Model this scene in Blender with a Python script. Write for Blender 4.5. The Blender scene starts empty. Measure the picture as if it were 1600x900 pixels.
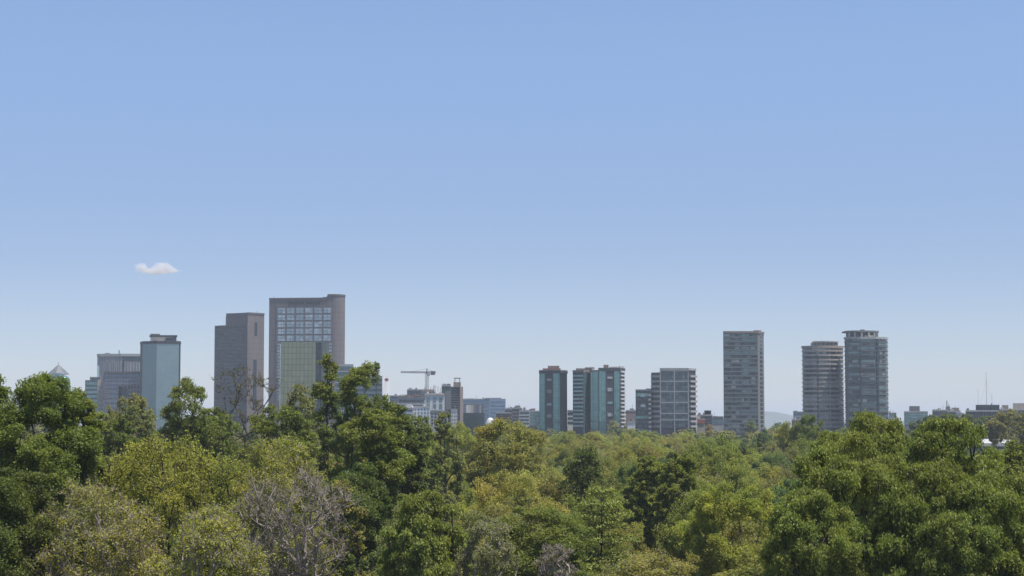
import bpy, math, random
import numpy as np
from mathutils import Vector

S = bpy.context.scene
COL = S.collection
PI = math.pi

# ---------------------------------------------------------------- camera
HOR = 658.0          # row of the horizon in the 1600x900 frame
FPX = 3000.0         # focal length in those pixels
CZ = 36.0
PITCH = math.atan((HOR - 450.0) / FPX)
cam = bpy.data.cameras.new('camera')
cam.sensor_width = 36.0
cam.lens = 36.0 * FPX / 1600.0
cam.clip_start = 1.0
cam.clip_end = 60000.0
camo = bpy.data.objects.new('camera', cam)
COL.objects.link(camo)
camo.location = (0, 0, CZ)
camo.rotation_euler = (PI / 2 + PITCH, 0, 0)
S.camera = camo

# ---------------------------------------------------------------- sky and sun
SUN_EL = math.radians(71)
SUN_AZ = math.radians(114)       # clockwise from +Y (the view direction): right and behind the camera
w = bpy.data.worlds.new('World')
S.world = w
w.use_nodes = True
nt = w.node_tree
sky = nt.nodes.new('ShaderNodeTexSky')
sky.sky_type = 'NISHITA'
sky.sun_disc = False
sky.sun_elevation = SUN_EL
sky.sun_rotation = SUN_AZ
sky.altitude = 2200
sky.air_density = 1.0
sky.dust_density = 0.9
sky.ozone_density = 2.0
bg = nt.nodes['Background']
bg.inputs['Strength'].default_value = 0.1195
grade = nt.nodes.new('ShaderNodeVectorMath'); grade.operation = 'MULTIPLY'
grade.inputs[1].default_value = (1.04, .978, 1.02)
nt.links.new(sky.outputs[0], grade.inputs[0])
# colour grade by elevation: the sky is multiplied a little duller towards the horizon
tcw = nt.nodes.new('ShaderNodeTexCoord'); sxyz = nt.nodes.new('ShaderNodeSeparateXYZ')
nt.links.new(tcw.outputs['Generated'], sxyz.inputs[0])
mr = nt.nodes.new('ShaderNodeMapRange'); mr.interpolation_type = 'SMOOTHSTEP'
mr.inputs['From Min'].default_value = .07; mr.inputs['From Max'].default_value = .23
nt.links.new(sxyz.outputs['Z'], mr.inputs['Value'])
mg = nt.nodes.new('ShaderNodeMix'); mg.data_type = 'RGBA'
mg.inputs[6].default_value = (.735, .745, .81, 1); mg.inputs[7].default_value = (1.05, 1.085, 1.075, 1)
nt.links.new(mr.outputs[0], mg.inputs['Factor'])
g2 = nt.nodes.new('ShaderNodeVectorMath'); g2.operation = 'MULTIPLY'
nt.links.new(grade.outputs[0], g2.inputs[0]); nt.links.new(mg.outputs[2], g2.inputs[1])
nt.links.new(g2.outputs[0], bg.inputs[0])

sun = bpy.data.lights.new('sun', 'SUN')
sun.energy = 5.0
sun.angle = math.radians(0.53)
sun.color = (1.0, 0.95, 0.88)
suno = bpy.data.objects.new('sun', sun)
COL.objects.link(suno)
sd = Vector((math.sin(SUN_AZ) * math.cos(SUN_EL), math.cos(SUN_AZ) * math.cos(SUN_EL), math.sin(SUN_EL)))
suno.rotation_euler = sd.to_track_quat('Z', 'Y').to_euler()
suno.location = (0, 0, 300)

S.render.engine = 'CYCLES'
S.view_settings.view_transform = 'Standard'
S.view_settings.look = 'None'
S.view_settings.exposure = 0.22
S.view_settings.gamma = 1.0
S.cycles.max_bounces = 6
S.cycles.diffuse_bounces = 3
S.cycles.glossy_bounces = 2
S.cycles.transmission_bounces = 4
S.cycles.transparent_max_bounces = 8
S.cycles.volume_bounces = 2

# ---------------------------------------------------------------- helpers
def P(u, v, D):
    """world point at depth D behind pixel (u, v) of the 1600x900 frame"""
    dx = (u - 800.0) / FPX
    dy = (450.0 - v) / FPX
    Y = math.cos(PITCH) - dy * math.sin(PITCH)
    Z = math.sin(PITCH) + dy * math.cos(PITCH)
    t = D / Y
    return Vector((dx * t, D, CZ + Z * t))

def smooth(t):
    t = min(1.0, max(0.0, t))
    return t * t * (3 - 2 * t)

def gz(x, y):
    """height of the ground"""
    r = math.hypot(x, y)
    z = 24.0 * (1 - smooth((r - 30) / 230.0))
    z += 6.0 * smooth((r - 450) / 700.0)
    z += 0.5 * math.sin(x * 0.021 + 1) * math.cos(y * 0.017)
    return z

def tag(o, label=None, cat=None, group=None, kind=None):
    if label: o['label'] = label
    if cat: o['category'] = cat
    if group: o['group'] = group
    if kind: o['kind'] = kind
    return o

def empty(name, loc):
    o = bpy.data.objects.new(name, None)
    o.empty_display_size = 1.0
    COL.objects.link(o)
    o.location = loc
    return o

def np_mesh(name, verts, faces, mats, smooth_shade=False):
    """verts (n,3), faces: (m,4) or (m,3) array"""
    me = bpy.data.meshes.new(name)
    verts = np.asarray(verts, dtype=np.float32)
    faces = np.asarray(faces, dtype=np.int32)
    k = faces.shape[1]
    me.vertices.add(len(verts))
    me.vertices.foreach_set('co', verts.ravel())
    me.loops.add(faces.size)
    me.loops.foreach_set('vertex_index', faces.ravel())
    me.polygons.add(len(faces))
    me.polygons.foreach_set('loop_start', np.arange(0, faces.size, k, dtype=np.int32))
    me.polygons.foreach_set('loop_total', np.full(len(faces), k, dtype=np.int32))
    if smooth_shade:
        me.polygons.foreach_set('use_smooth', np.ones(len(faces), dtype=bool))
    me.update(calc_edges=True)
    for m in (mats if isinstance(mats, (list, tuple)) else [mats]):
        me.materials.append(m)
    return me

def link(name, me, parent=None, loc=(0, 0, 0)):
    o = bpy.data.objects.new(name, me)
    COL.objects.link(o)
    o.parent = parent
    o.location = loc
    return o

class MB:
    """collects shapes given in world space; build() links them as ONE mesh, local to its thing"""
    def __init__(s):
        s.v = []; s.f = []
    def prism(s, pts, z0, z1, ztop=None):
        n = len(pts); b = len(s.v)
        for p in pts: s.v.append((p[0], p[1], z0))
        for i, p in enumerate(pts): s.v.append((p[0], p[1], z1 if ztop is None else ztop[i]))
        for i in range(n):
            j = (i + 1) % n
            s.f.append((b + i, b + j, b + n + j, b + n + i))
        s.f.append(tuple(b + n + i for i in range(n)))
        s.f.append(tuple(b + i for i in reversed(range(n))))
        return s
    def box(s, x0, x1, y0, y1, z0, z1):
        return s.prism([(x0, y0), (x1, y0), (x1, y1), (x0, y1)], z0, z1)
    def strip(s, poly, o0, o1, z0, z1):
        """solid wall strip along an open polyline running left to right, pushed o0..o1 outwards"""
        nr = []
        for i in range(len(poly)):
            a = poly[max(0, i - 1)]; c = poly[min(len(poly) - 1, i + 1)]
            dx, dy = c[0] - a[0], c[1] - a[1]
            l = math.hypot(dx, dy) or 1
            nr.append((dy / l, -dx / l))
        for i in range(len(poly) - 1):
            p, q = poly[i], poly[i + 1]; n, m = nr[i], nr[i + 1]
            s.prism([(p[0] + n[0] * o1, p[1] + n[1] * o1), (q[0] + m[0] * o1, q[1] + m[1] * o1),
                     (q[0] + m[0] * o0, q[1] + m[1] * o0), (p[0] + n[0] * o0, p[1] + n[1] * o0)], z0, z1)
        return s
    def tube(s, a, b, r, k=6, r2=None):
        a = Vector(a); b = Vector(b); d = (b - a).normalized()
        u = d.orthogonal().normalized(); w_ = d.cross(u)
        r2 = r if r2 is None else r2
        base = len(s.v)
        for c, rr in ((a, r), (b, r2)):
            for i in range(k):
                t = 2 * PI * i / k
                s.v.append(tuple(c + (u * math.cos(t) + w_ * math.sin(t)) * rr))
        for i in range(k):
            j = (i + 1) % k
            s.f.append((base + i, base + j, base + k + j, base + k + i))
        s.f.append(tuple(base + k + i for i in range(k)))
        s.f.append(tuple(base + i for i in reversed(range(k))))
        return s
    def cone(s, c, r, z0, z1, k=12, r1=0.0):
        b = len(s.v)
        for i in range(k):
            t = 2 * PI * i / k
            s.v.append((c[0] + r * math.cos(t), c[1] + r * math.sin(t), z0))
        for i in range(k):
            t = 2 * PI * i / k
            s.v.append((c[0] + max(r1, .02) * math.cos(t), c[1] + max(r1, .02) * math.sin(t), z1))
        for i in range(k):
            j = (i + 1) % k
            s.f.append((b + i, b + j, b + k + j, b + k + i))
        s.f.append(tuple(b + k + i for i in range(k)))
        s.f.append(tuple(b + i for i in reversed(range(k))))
        return s
    def dome(s, c, r, z0, h, k=16, m=6):
        for q in range(m):
            a0 = PI / 2 * q / m; a1 = PI / 2 * (q + 1) / m
            s.cone(c, r * math.cos(a0), z0 + h * math.sin(a0), z0 + h * math.sin(a1), k, r * math.cos(a1))
        return s
    def build(s, name, mat, parent=None):
        off = parent.location if parent else Vector((0, 0, 0))
        if parent and parent.parent: off = off + parent.parent.location
        me = bpy.data.meshes.new(name)
        me.from_pydata([(v[0] - off[0], v[1] - off[1], v[2] - off[2]) for v in s.v], [], s.f)
        me.materials.append(mat)
        me.update()
        return link(name, me, parent)

# ---------------------------------------------------------------- materials
def N(nt, t, **kw):
    n = nt.nodes.new(t)
    for k, v in kw.items(): setattr(n, k, v)
    return n

def new_mat(name):
    m = bpy.data.materials.new(name)
    m.use_nodes = True
    return m, m.node_tree, m.node_tree.nodes['Principled BSDF']

def mat_wall(name, col, rough=.8, var=.12, scale=.12, streak=True, joint=0.0):
    """painted / concrete surface with weathering blotches and rain streaks"""
    m, nt, b = new_mat(name)
    tc = N(nt, 'ShaderNodeTexCoord')
    mp = N(nt, 'ShaderNodeMapping'); mp.inputs['Scale'].default_value = (1, 1, .18 if streak else 1)
    nt.links.new(tc.outputs['Object'], mp.inputs[0])
    ns = N(nt, 'ShaderNodeTexNoise'); ns.inputs['Scale'].default_value = scale * 4; ns.inputs['Detail'].default_value = 5
    nt.links.new(mp.outputs[0], ns.inputs['Vector'])
    rp = N(nt, 'ShaderNodeMapRange'); rp.inputs['From Min'].default_value = .3; rp.inputs['From Max'].default_value = .7
    rp.inputs['To Min'].default_value = 1 - var; rp.inputs['To Max'].default_value = 1 + var
    nt.links.new(ns.outputs['Fac'], rp.inputs['Value'])
    mx = N(nt, 'ShaderNodeVectorMath', operation='SCALE')
    mx.inputs[0].default_value = col
    fac = rp.outputs[0]
    if joint > 0:      # open joints between cladding panels, one storey high
        sp = N(nt, 'ShaderNodeSeparateXYZ'); nt.links.new(tc.outputs['Object'], sp.inputs[0])
        for ax, wd, lw in (('Z', 3.5, .5), ('X', 4.2, .35)):
            dv = N(nt, 'ShaderNodeMath', operation='DIVIDE'); dv.inputs[1].default_value = wd; nt.links.new(sp.outputs[ax], dv.inputs[0])
            fr = N(nt, 'ShaderNodeMath', operation='FRACT'); nt.links.new(dv.outputs[0], fr.inputs[0])
            lt = N(nt, 'ShaderNodeMath', operation='LESS_THAN'); lt.inputs[1].default_value = lw / wd; nt.links.new(fr.outputs[0], lt.inputs[0])
            ml = N(nt, 'ShaderNodeMath', operation='MULTIPLY_ADD'); ml.inputs[1].default_value = -joint; ml.inputs[2].default_value = 1; nt.links.new(lt.outputs[0], ml.inputs[0])
            m2 = N(nt, 'ShaderNodeMath', operation='MULTIPLY'); nt.links.new(fac, m2.inputs[0]); nt.links.new(ml.outputs[0], m2.inputs[1]); fac = m2.outputs[0]
    nt.links.new(fac, mx.inputs['Scale'])
    nt.links.new(mx.outputs[0], b.inputs['Base Color'])
    b.inputs['Roughness'].default_value = rough
    return m

def mat_glass(name, col, col2, pane=(1.5, 3.4), metal=.35, rough=.18, mull=0.0, mullcol=(.2, .2, .2), bright=.0):
    """window glass, every pane tinted a little differently (blinds, reflections), optional mullion lines"""
    m, nt, b = new_mat(name)
    L = nt.links.new
    tc = N(nt, 'ShaderNodeTexCoord')
    sp = N(nt, 'ShaderNodeSeparateXYZ'); L(tc.outputs['Object'], sp.inputs[0])
    ma = N(nt, 'ShaderNodeMath', operation='MULTIPLY'); ma.inputs[1].default_value = .71; L(sp.outputs['Y'], ma.inputs[0])
    ad = N(nt, 'ShaderNodeMath', operation='ADD'); L(sp.outputs['X'], ad.inputs[0]); L(ma.outputs[0], ad.inputs[1])
    du = N(nt, 'ShaderNodeMath', operation='DIVIDE'); du.inputs[1].default_value = pane[0]; L(ad.outputs[0], du.inputs[0])
    dv = N(nt, 'ShaderNodeMath', operation='DIVIDE'); dv.inputs[1].default_value = pane[1]; L(sp.outputs['Z'], dv.inputs[0])
    fu = N(nt, 'ShaderNodeMath', operation='FLOOR'); L(du.outputs[0], fu.inputs[0])
    fv = N(nt, 'ShaderNodeMath', operation='FLOOR'); L(dv.outputs[0], fv.inputs[0])
    cb = N(nt, 'ShaderNodeCombineXYZ'); L(fu.outputs[0], cb.inputs[0]); L(fv.outputs[0], cb.inputs[1])
    oi = N(nt, 'ShaderNodeObjectInfo')
    L(oi.outputs['Random'], cb.inputs[2])
    wn = N(nt, 'ShaderNodeTexWhiteNoise'); L(cb.outputs[0], wn.inputs['Vector'])
    pw = N(nt, 'ShaderNodeMath', operation='POWER'); pw.inputs[1].default_value = 2.2; L(wn.outputs['Value'], pw.inputs[0])
    mx = N(nt, 'ShaderNodeMix', data_type='RGBA'); L(pw.outputs[0], mx.inputs['Factor'])
    mx.inputs[6].default_value = (*col, 1); mx.inputs[7].default_value = (*col2, 1)
    out = mx.outputs[2]
    if mull > 0:
        cmb = None
        for src, wd in ((du, mull / pane[0]), (dv, mull / pane[1])):
            fr = N(nt, 'ShaderNodeMath', operation='FRACT'); L(src.outputs[0], fr.inputs[0])
            lt = N(nt, 'ShaderNodeMath', operation='LESS_THAN'); lt.inputs[1].default_value = wd; L(fr.outputs[0], lt.inputs[0])
            if cmb is None: cmb = lt
            else:
                mm = N(nt, 'ShaderNodeMath', operation='MAXIMUM'); L(cmb.outputs[0], mm.inputs[0]); L(lt.outputs[0], mm.inputs[1]); cmb = mm
        m2 = N(nt, 'ShaderNodeMix', data_type='RGBA'); L(cmb.outputs[0], m2.inputs['Factor'])
        L(out, m2.inputs[6]); m2.inputs[7].default_value = (*mullcol, 1)
        out = m2.outputs[2]
    L(out, b.inputs['Base Color'])
    b.inputs['Metallic'].default_value = metal
    b.inputs['Roughness'].default_value = rough
    # slightly uneven panes
    ns = N(nt, 'ShaderNodeTexNoise'); ns.inputs['Scale'].default_value = .35; L(tc.outputs['Object'], ns.inputs['Vector'])
    bp = N(nt, 'ShaderNodeBump'); bp.inputs['Strength'].default_value = .12; bp.inputs['Distance'].default_value = .6
    L(ns.outputs['Fac'], bp.inputs['Height']); L(bp.outputs[0], b.inputs['Normal'])
    return m

def mat_leaf(name, trans=.40, hue=.0, stuff=None, var=.26):
    """foliage; the tint of a tree comes from its object colour, leaves differ by clump and one by one"""
    m, nt, b = new_mat(name)
    L = nt.links.new
    nt.nodes.remove(b)
    out = nt.nodes['Material Output']
    oi = N(nt, 'ShaderNodeObjectInfo')
    tc = N(nt, 'ShaderNodeTexCoord')
    if stuff:
        cr = N(nt, 'ShaderNodeValToRGB'); cr.color_ramp.interpolation = 'CONSTANT'
        el = cr.color_ramp.elements
        for i, c in enumerate(stuff):
            e = el[i] if i < 2 else el.new(i / len(stuff))
            e.position = i / len(stuff); e.color = (*c, 1)
        L(oi.outputs['Random'], cr.inputs[0]); base = cr.outputs[0]
    else:
        base = oi.outputs['Color']
    ns = N(nt, 'ShaderNodeTexNoise'); ns.inputs['Scale'].default_value = .45; ns.inputs['Detail'].default_value = 3
    L(tc.outputs['Object'], ns.inputs['Vector'])
    r1 = N(nt, 'ShaderNodeMapRange'); r1.inputs['From Min'].default_value = .3; r1.inputs['From Max'].default_value = .7
    r1.inputs['To Min'].default_value = 1 - var * .9; r1.inputs['To Max'].default_value = 1 + var * .9
    L(ns.outputs['Fac'], r1.inputs['Value'])
    at = N(nt, 'ShaderNodeAttribute'); at.attribute_name = 'tint'
    r2 = N(nt, 'ShaderNodeMapRange'); r2.inputs['To Min'].default_value = 1 - var; r2.inputs['To Max'].default_value = 1 + var
    L(at.outputs['Fac'], r2.inputs['Value'])
    mu = N(nt, 'ShaderNodeMath', operation='MULTIPLY'); L(r1.outputs[0], mu.inputs[0]); L(r2.outputs[0], mu.inputs[1])
    vm = N(nt, 'ShaderNodeVectorMath', operation='SCALE'); L(base, vm.inputs[0]); L(mu.outputs[0], vm.inputs['Scale'])
    # a second noise drifts the clumps towards yellow-brown or green
    n2 = N(nt, 'ShaderNodeTexNoise'); n2.inputs['Scale'].default_value = .22; n2.inputs['Detail'].default_value = 2
    L(tc.outputs['Object'], n2.inputs['Vector'])
    r3 = N(nt, 'ShaderNodeMapRange'); r3.inputs['From Min'].default_value = .35; r3.inputs['From Max'].default_value = .68
    L(n2.outputs['Fac'], r3.inputs['Value'])
    mx = N(nt, 'ShaderNodeMix', data_type='RGBA', blend_type='MULTIPLY'); mx.inputs['Factor'].default_value = 1
    ct = N(nt, 'ShaderNodeMix', data_type='RGBA'); ct.inputs[6].default_value = (.90, 1.0, .95, 1); ct.inputs[7].default_value = (1.10, 1.02, .95, 1)
    L(r3.outputs[0], ct.inputs['Factor'])
    L(vm.outputs[0], mx.inputs[6]); L(ct.outputs[2], mx.inputs[7])
    df = N(nt, 'ShaderNodeBsdfDiffuse'); L(mx.outputs[2], df.inputs['Color'])
    tr = N(nt, 'ShaderNodeBsdfTranslucent')
    tm = N(nt, 'ShaderNodeMix', data_type='RGBA', blend_type='MULTIPLY'); tm.inputs['Factor'].default_value = 1
    tm.inputs[7].default_value = (1.45, 1.55, .60, 1); L(mx.outputs[2], tm.inputs[6]); L(tm.outputs[2], tr.inputs['Color'])
    ms = N(nt, 'ShaderNodeMixShader'); ms.inputs[0].default_value = trans
    L(df.outputs[0], ms.inputs[1]); L(tr.outputs[0], ms.inputs[2])
    gl = N(nt, 'ShaderNodeBsdfGlossy'); gl.inputs['Roughness'].default_value = .6; gl.inputs['Color'].default_value = (.9, .95, .8, 1)
    m2 = N(nt, 'ShaderNodeMixShader'); m2.inputs[0].default_value = .02
    L(ms.outputs[0], m2.inputs[1]); L(gl.outputs[0], m2.inputs[2])
    L(m2.outputs[0], out.inputs['Surface'])
    return m
# ---------------------------------------------------------------- the setting
def ground():
    rs = [0, 20, 40, 60, 80, 100, 130, 160, 200, 240, 280, 340, 400, 500, 600, 750, 900, 1100, 1400, 2000, 3000, 5000, 8000, 14000]
    K = 96
    v = [(0, 0, gz(0, 0))]; f = []
    for r in rs[1:]:
        for k in range(K):
            a = 2 * PI * k / K
            x, y = r * math.cos(a), r * math.sin(a)
            v.append((x, y, gz(x, y)))
    for k in range(K): f.append((0, 1 + k, 1 + (k + 1) % K))
    for i in range(len(rs) - 2):
        for k in range(K):
            a = 1 + i * K + k; b = 1 + i * K + (k + 1) % K
            f.append((a, a + K, b + K)); f.append((a, b + K, b))
    me = np_mesh('ground', v, f, M['ground'], True)
    return tag(link('ground', me), kind='structure')

m, nt_, b_ = new_mat('ground_soil')
tc_ = N(nt_, 'ShaderNodeTexCoord')
n_ = N(nt_, 'ShaderNodeTexNoise'); n_.inputs['Scale'].default_value = .05; n_.inputs['Detail'].default_value = 8
nt_.links.new(tc_.outputs['Object'], n_.inputs['Vector'])
cr_ = N(nt_, 'ShaderNodeValToRGB')
cr_.color_ramp.elements[0].position = .35; cr_.color_ramp.elements[0].color = (.035, .045, .018, 1)
cr_.color_ramp.elements[1].position = .65; cr_.color_ramp.elements[1].color = (.09, .08, .045, 1)
nt_.links.new(n_.outputs['Fac'], cr_.inputs[0]); nt_.links.new(cr_.outputs[0], b_.inputs['Base Color'])
b_.inputs['Roughness'].default_value = .95
M = {'ground': m}
ground()

# hazy hills on the skyline
M['hill'] = mat_wall('hill_scrub', (.07, .085, .05), .95, .35, .002, False)
def hills():
    nx, ny = 140, 12
    rg = random.Random(5)
    ph = [rg.uniform(0, 6) for _ in range(8)]
    v = []; f = []
    for j in range(ny):
        t = j / (ny - 1)
        for i in range(nx):
            s = i / (nx - 1)
            u = -200 + s * 2000
            D = 7600 + 1900 * t
            x = (u - 800) / FPX * D
            prof = 34 + 7 * math.sin(u * .011 + ph[0]) + 4 * math.sin(u * .031 + ph[1]) + 2 * math.sin(u * .083 + ph[2])
            prof += 50 * math.exp(-((u - 1205) / 48.0) ** 2) + 12 * math.exp(-((u - 1130) / 60.0) ** 2)
            z = 4 + prof * math.sin(PI * t) ** .8 + 1.5 * math.sin(u * .21 + t * 9) * math.sin(PI * t)
            v.append((x, D, z))
    for j in range(ny - 1):
        for i in range(nx - 1):
            a = j * nx + i
            f.append((a, a + 1, a + nx + 1, a + nx))
    me = np_mesh('hills', v, f, M['hill'], True)
    tag(link('hills', me), kind='structure')
hills()

# the air: one closed even box of haze round the whole scene
def haze():
    b = MB(); b.box(-14600, 14600, -14600, 14600, -3.5, 128)
    mt = bpy.data.materials.new('haze_air'); mt.use_nodes = True
    n = mt.node_tree; n.nodes.clear()
    o = n.nodes.new('ShaderNodeOutputMaterial'); p = n.nodes.new('ShaderNodeVolumePrincipled')
    p.inputs['Color'].default_value = (.80, .88, 1.0, 1)
    p.inputs['Density'].default_value = 0.00013
    p.inputs['Anisotropy'].default_value = 0.0
    n.links.new(p.outputs[0], o.inputs['Volume'])
    tag(b.build('haze', mt), kind='stuff')
haze()

# clouds: small bodies of vapour far off and high above the haze
def cloud(name, label, puffs, dens, seed, D):
    import bmesh
    c0 = puffs[0]
    ctr = P(c0[0], c0[1], D)
    bm = bmesh.new()
    for (u, v, wpx, hpx) in puffs:
        p = P(u, v, D) - ctr
        r = bmesh.ops.create_icosphere(bm, subdivisions=3, radius=1)
        for q in r['verts']:
            q.co = Vector((q.co.x * wpx / FPX * D, q.co.y * wpx / FPX * D, q.co.z * hpx / FPX * D)) + p
    me = bpy.data.meshes.new(name); bm.to_mesh(me); bm.free()
    o = link(name, me, None, ctr)
    rm = o.modifiers.new('merge', 'REMESH'); rm.mode = 'VOXEL'; rm.voxel_size = 7
    tx = bpy.data.textures.new('billow', 'CLOUDS'); tx.noise_scale = 22
    ds = o.modifiers.new('billow', 'DISPLACE'); ds.texture = tx; ds.strength = 30; ds.mid_level = .55
    mt = bpy.data.materials.new('cloud_vapour'); mt.use_nodes = True
    n = mt.node_tree; n.nodes.clear()
    out = n.nodes.new('ShaderNodeOutputMaterial'); p = n.nodes.new('ShaderNodeVolumePrincipled')
    p.inputs['Color'].default_value = (1, .98, .97, 1); p.inputs['Anisotropy'].default_value = 0
    p.inputs['Density'].default_value = dens
    n.links.new(p.outputs[0], out.inputs['Volume'])
    me.materials.append(mt)
    tag(o, label, 'cloud')
    return o
cloud('cloud', 'small white cumulus cloud in the sky above the left glass tower',
      [(247, 423, 30, 4), (252, 418, 14, 7.5), (262, 420, 11, 5.5), (243, 419, 9, 7), (222, 418, 10, 6.5), (216, 416, 6, 4.5), (273, 424, 13, 3.2), (232, 422.5, 20, 4.2)], .035, 1, 6000)
cloud('cloud', 'very faint small wisp of cloud beside the roof of the left glass tower',
      [(302, 527, 11, 4.5), (312, 530, 9, 3)], .004, 2, 6000)
# ================================================================ the city
FOOT = []
def X(u, D): return P(u, 600, D).x
def Zv(v, D): return P(800, v, D).z
def pt(u, D): return (X(u, D), D)

def building(name, label, front, depth, group=None, cat='building'):
    """front: list of (u, D) from left to right; returns root and world polyline"""
    fp = [pt(u, D) for u, D in front]
    cx = sum(p[0] for p in fp) / len(fp); cy = sum(p[1] for p in fp) / len(fp) + depth / 2
    r = empty(name, (cx, cy, gz(cx, cy)))
    tag(r, label, cat, group)
    FOOT.append((min(p[0] for p in fp), max(p[0] for p in fp), min(p[1] for p in fp), max(p[1] for p in fp) + depth))
    return r, fp

def body(r, fp, depth, ztop, mat, name='wall', z0=None, build=True, mb=None):
    b = mb or MB()
    yb = max(p[1] for p in fp) + depth
    k = (fp[0][0] + fp[-1][0]) / (fp[0][1] + fp[-1][1])      # the block is turned so that it faces the castle hill
    back = [(fp[-1][0] + k * (yb - fp[-1][1]), yb), (fp[0][0] + k * (yb - fp[0][1]), yb)]
    b.prism(list(fp) + back, r.location.z - 2 if z0 is None else z0, ztop)
    return b.build(name, mat, r) if build else b

def seg(A, B, f0, f1):
    return [(A[0] + (B[0] - A[0]) * f0, A[1] + (B[1] - A[1]) * f0), (A[0] + (B[0] - A[0]) * f1, A[1] + (B[1] - A[1]) * f1)]

def ribbons(r, poly, zs, mat, name='window', o=.10, h=None, start=-.05):
    """one strip of glazing per storey; zs = list of (z0, z1)"""
    out = []
    for a, b in zs: out.append(MB().strip(poly, start, o, a, b).build(name, mat, r))
    return out

def storeys(z0, z1, n, f0=.25, f1=.85):
    h = (z1 - z0) / n
    return [(z0 + h * (i + f0), z0 + h * (i + f1)) for i in range(n)]

def panes(r, A, B, z0, z1, nx, nz, fx, fz, mat, o=.08, name='window', skip=None):
    h = (z1 - z0) / nz
    for j in range(nz):
        for i in range(nx):
            if skip and skip(i, j): continue
            s = seg(A, B, (i + .5 - fx / 2) / nx, (i + .5 + fx / 2) / nx)
            MB().strip(s, -.05, o, z0 + h * (j + .5 - fz / 2), z0 + h * (j + .5 + fz / 2)).build(name, mat, r)

def cap(r, fp, depth, z, h, mat, over=.3, name='parapet'):
    """parapet rim following the roof edge"""
    MB().strip(fp, -.3, over, z - h * .4, z + h * .6).build(name, mat, r)

def block(r, u0, u1, D, depth, v0, v1, mat, name):
    k = (X(u0, D) + X(u1, D)) / 2 / D * depth
    b = MB().prism([(X(u0, D), D), (X(u1, D), D), (X(u1, D) + k, D + depth), (X(u0, D) + k, D + depth)], Zv(v1, D), Zv(v0, D))
    return b.build(name, mat, r)

W = {
 'mauve': mat_wall('mauve_granite', (.19, .162, .158), .75, .12, joint=.16),
 'mauve2': mat_wall('mauve_concrete', (.165, .148, .146), .75, .14, joint=.16),
 'pink': mat_wall('pinkish_stone', (.30, .215, .20), .8, .10),
 'grey': mat_wall('grey_concrete', (.20, .20, .195), .85, .15),
 'dgrey': mat_wall('dark_concrete', (.10, .10, .10), .8, .15),
 'lgrey': mat_wall('light_concrete', (.42, .41, .39), .85, .15),
 'white': mat_wall('white_paint', (.72, .72, .70), .7, .12),
 'cream': mat_wall('cream_paint', (.50, .44, .36), .8, .14),
 'beige': mat_wall('beige_render', (.40, .34, .28), .8, .12),
 'red': mat_wall('red_paint', (.42, .10, .08), .7, .15),
 'dred': mat_wall('dark_red_brick', (.20, .05, .05), .8, .15),
 'tan': mat_wall('brown_render', (.25, .20, .165), .8, .15),
 'black': mat_wall('dark_cladding', (.045, .048, .055), .5, .12),
 'steel': mat_wall('grey_steel', (.16, .165, .17), .5, .15),
 'netting': mat_wall('green_netting', (.035, .11, .085), .9, .25),
 'slate': mat_wall('slate_roof', (.14, .15, .165), .6, .2),
 'rail': mat_wall('grey_green_spandrel', (.17, .19, .185), .7, .15),
}
GL = {
 'teal': mat_glass('teal_glass', (.15, .30, .295), (.19, .34, .33), (1.6, 3.3), .55, .12, .12, (.05, .12, .12)),
 'teal_l': mat_glass('pale_teal_glass', (.19, .31, .32), (.25, .36, .37), (2.2, 3.6), .55, .12, .10, (.10, .17, .18)),
 'tealwin': mat_glass('teal_window', (.16, .24, .235), (.27, .34, .33), (1.6, 9), .4, .2),
 'tealwin_l': mat_glass('pale_teal_window', (.27, .42, .41), (.34, .48, .46), (1.6, 9), .3, .2),
 'pale': mat_glass('pale_blind_window', (.22, .235, .24), (.45, .45, .43), (2.4, 9), .2, .25),
 'dark': mat_glass('dark_glass', (.035, .05, .06), (.10, .13, .14), (1.5, 3.3), .3, .15),
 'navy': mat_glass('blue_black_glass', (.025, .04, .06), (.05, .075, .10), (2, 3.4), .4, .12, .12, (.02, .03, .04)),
 'sky': mat_glass('sky_reflecting_glass', (.31, .385, .42), (.56, .62, .64), (2.6, 1.9), .35, .15),
 'olive': mat_glass('olive_gold_mirror_glass', (.29, .30, .19), (.335, .34, .22), (1.9, 3.0), .55, .15, .22, (.11, .12, .075)),
 'grey': mat_glass('grey_glass', (.15, .17, .18), (.36, .36, .34), (2.2, 9), .25, .22),
 'blue': mat_glass('blue_glass', (.17, .26, .36), (.24, .33, .43), (3, 3.4), .4, .2, .2, (.12, .18, .25)),
 'mixed': mat_glass('flat_windows', (.055, .075, .08), (.42, .43, .40), (2.0, 9), .25, .22),
}
M['roof_metal'] = mat_wall('white_metal_roof', (.52, .51, .48), .45, .06)

rb = random.Random(4)

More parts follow.
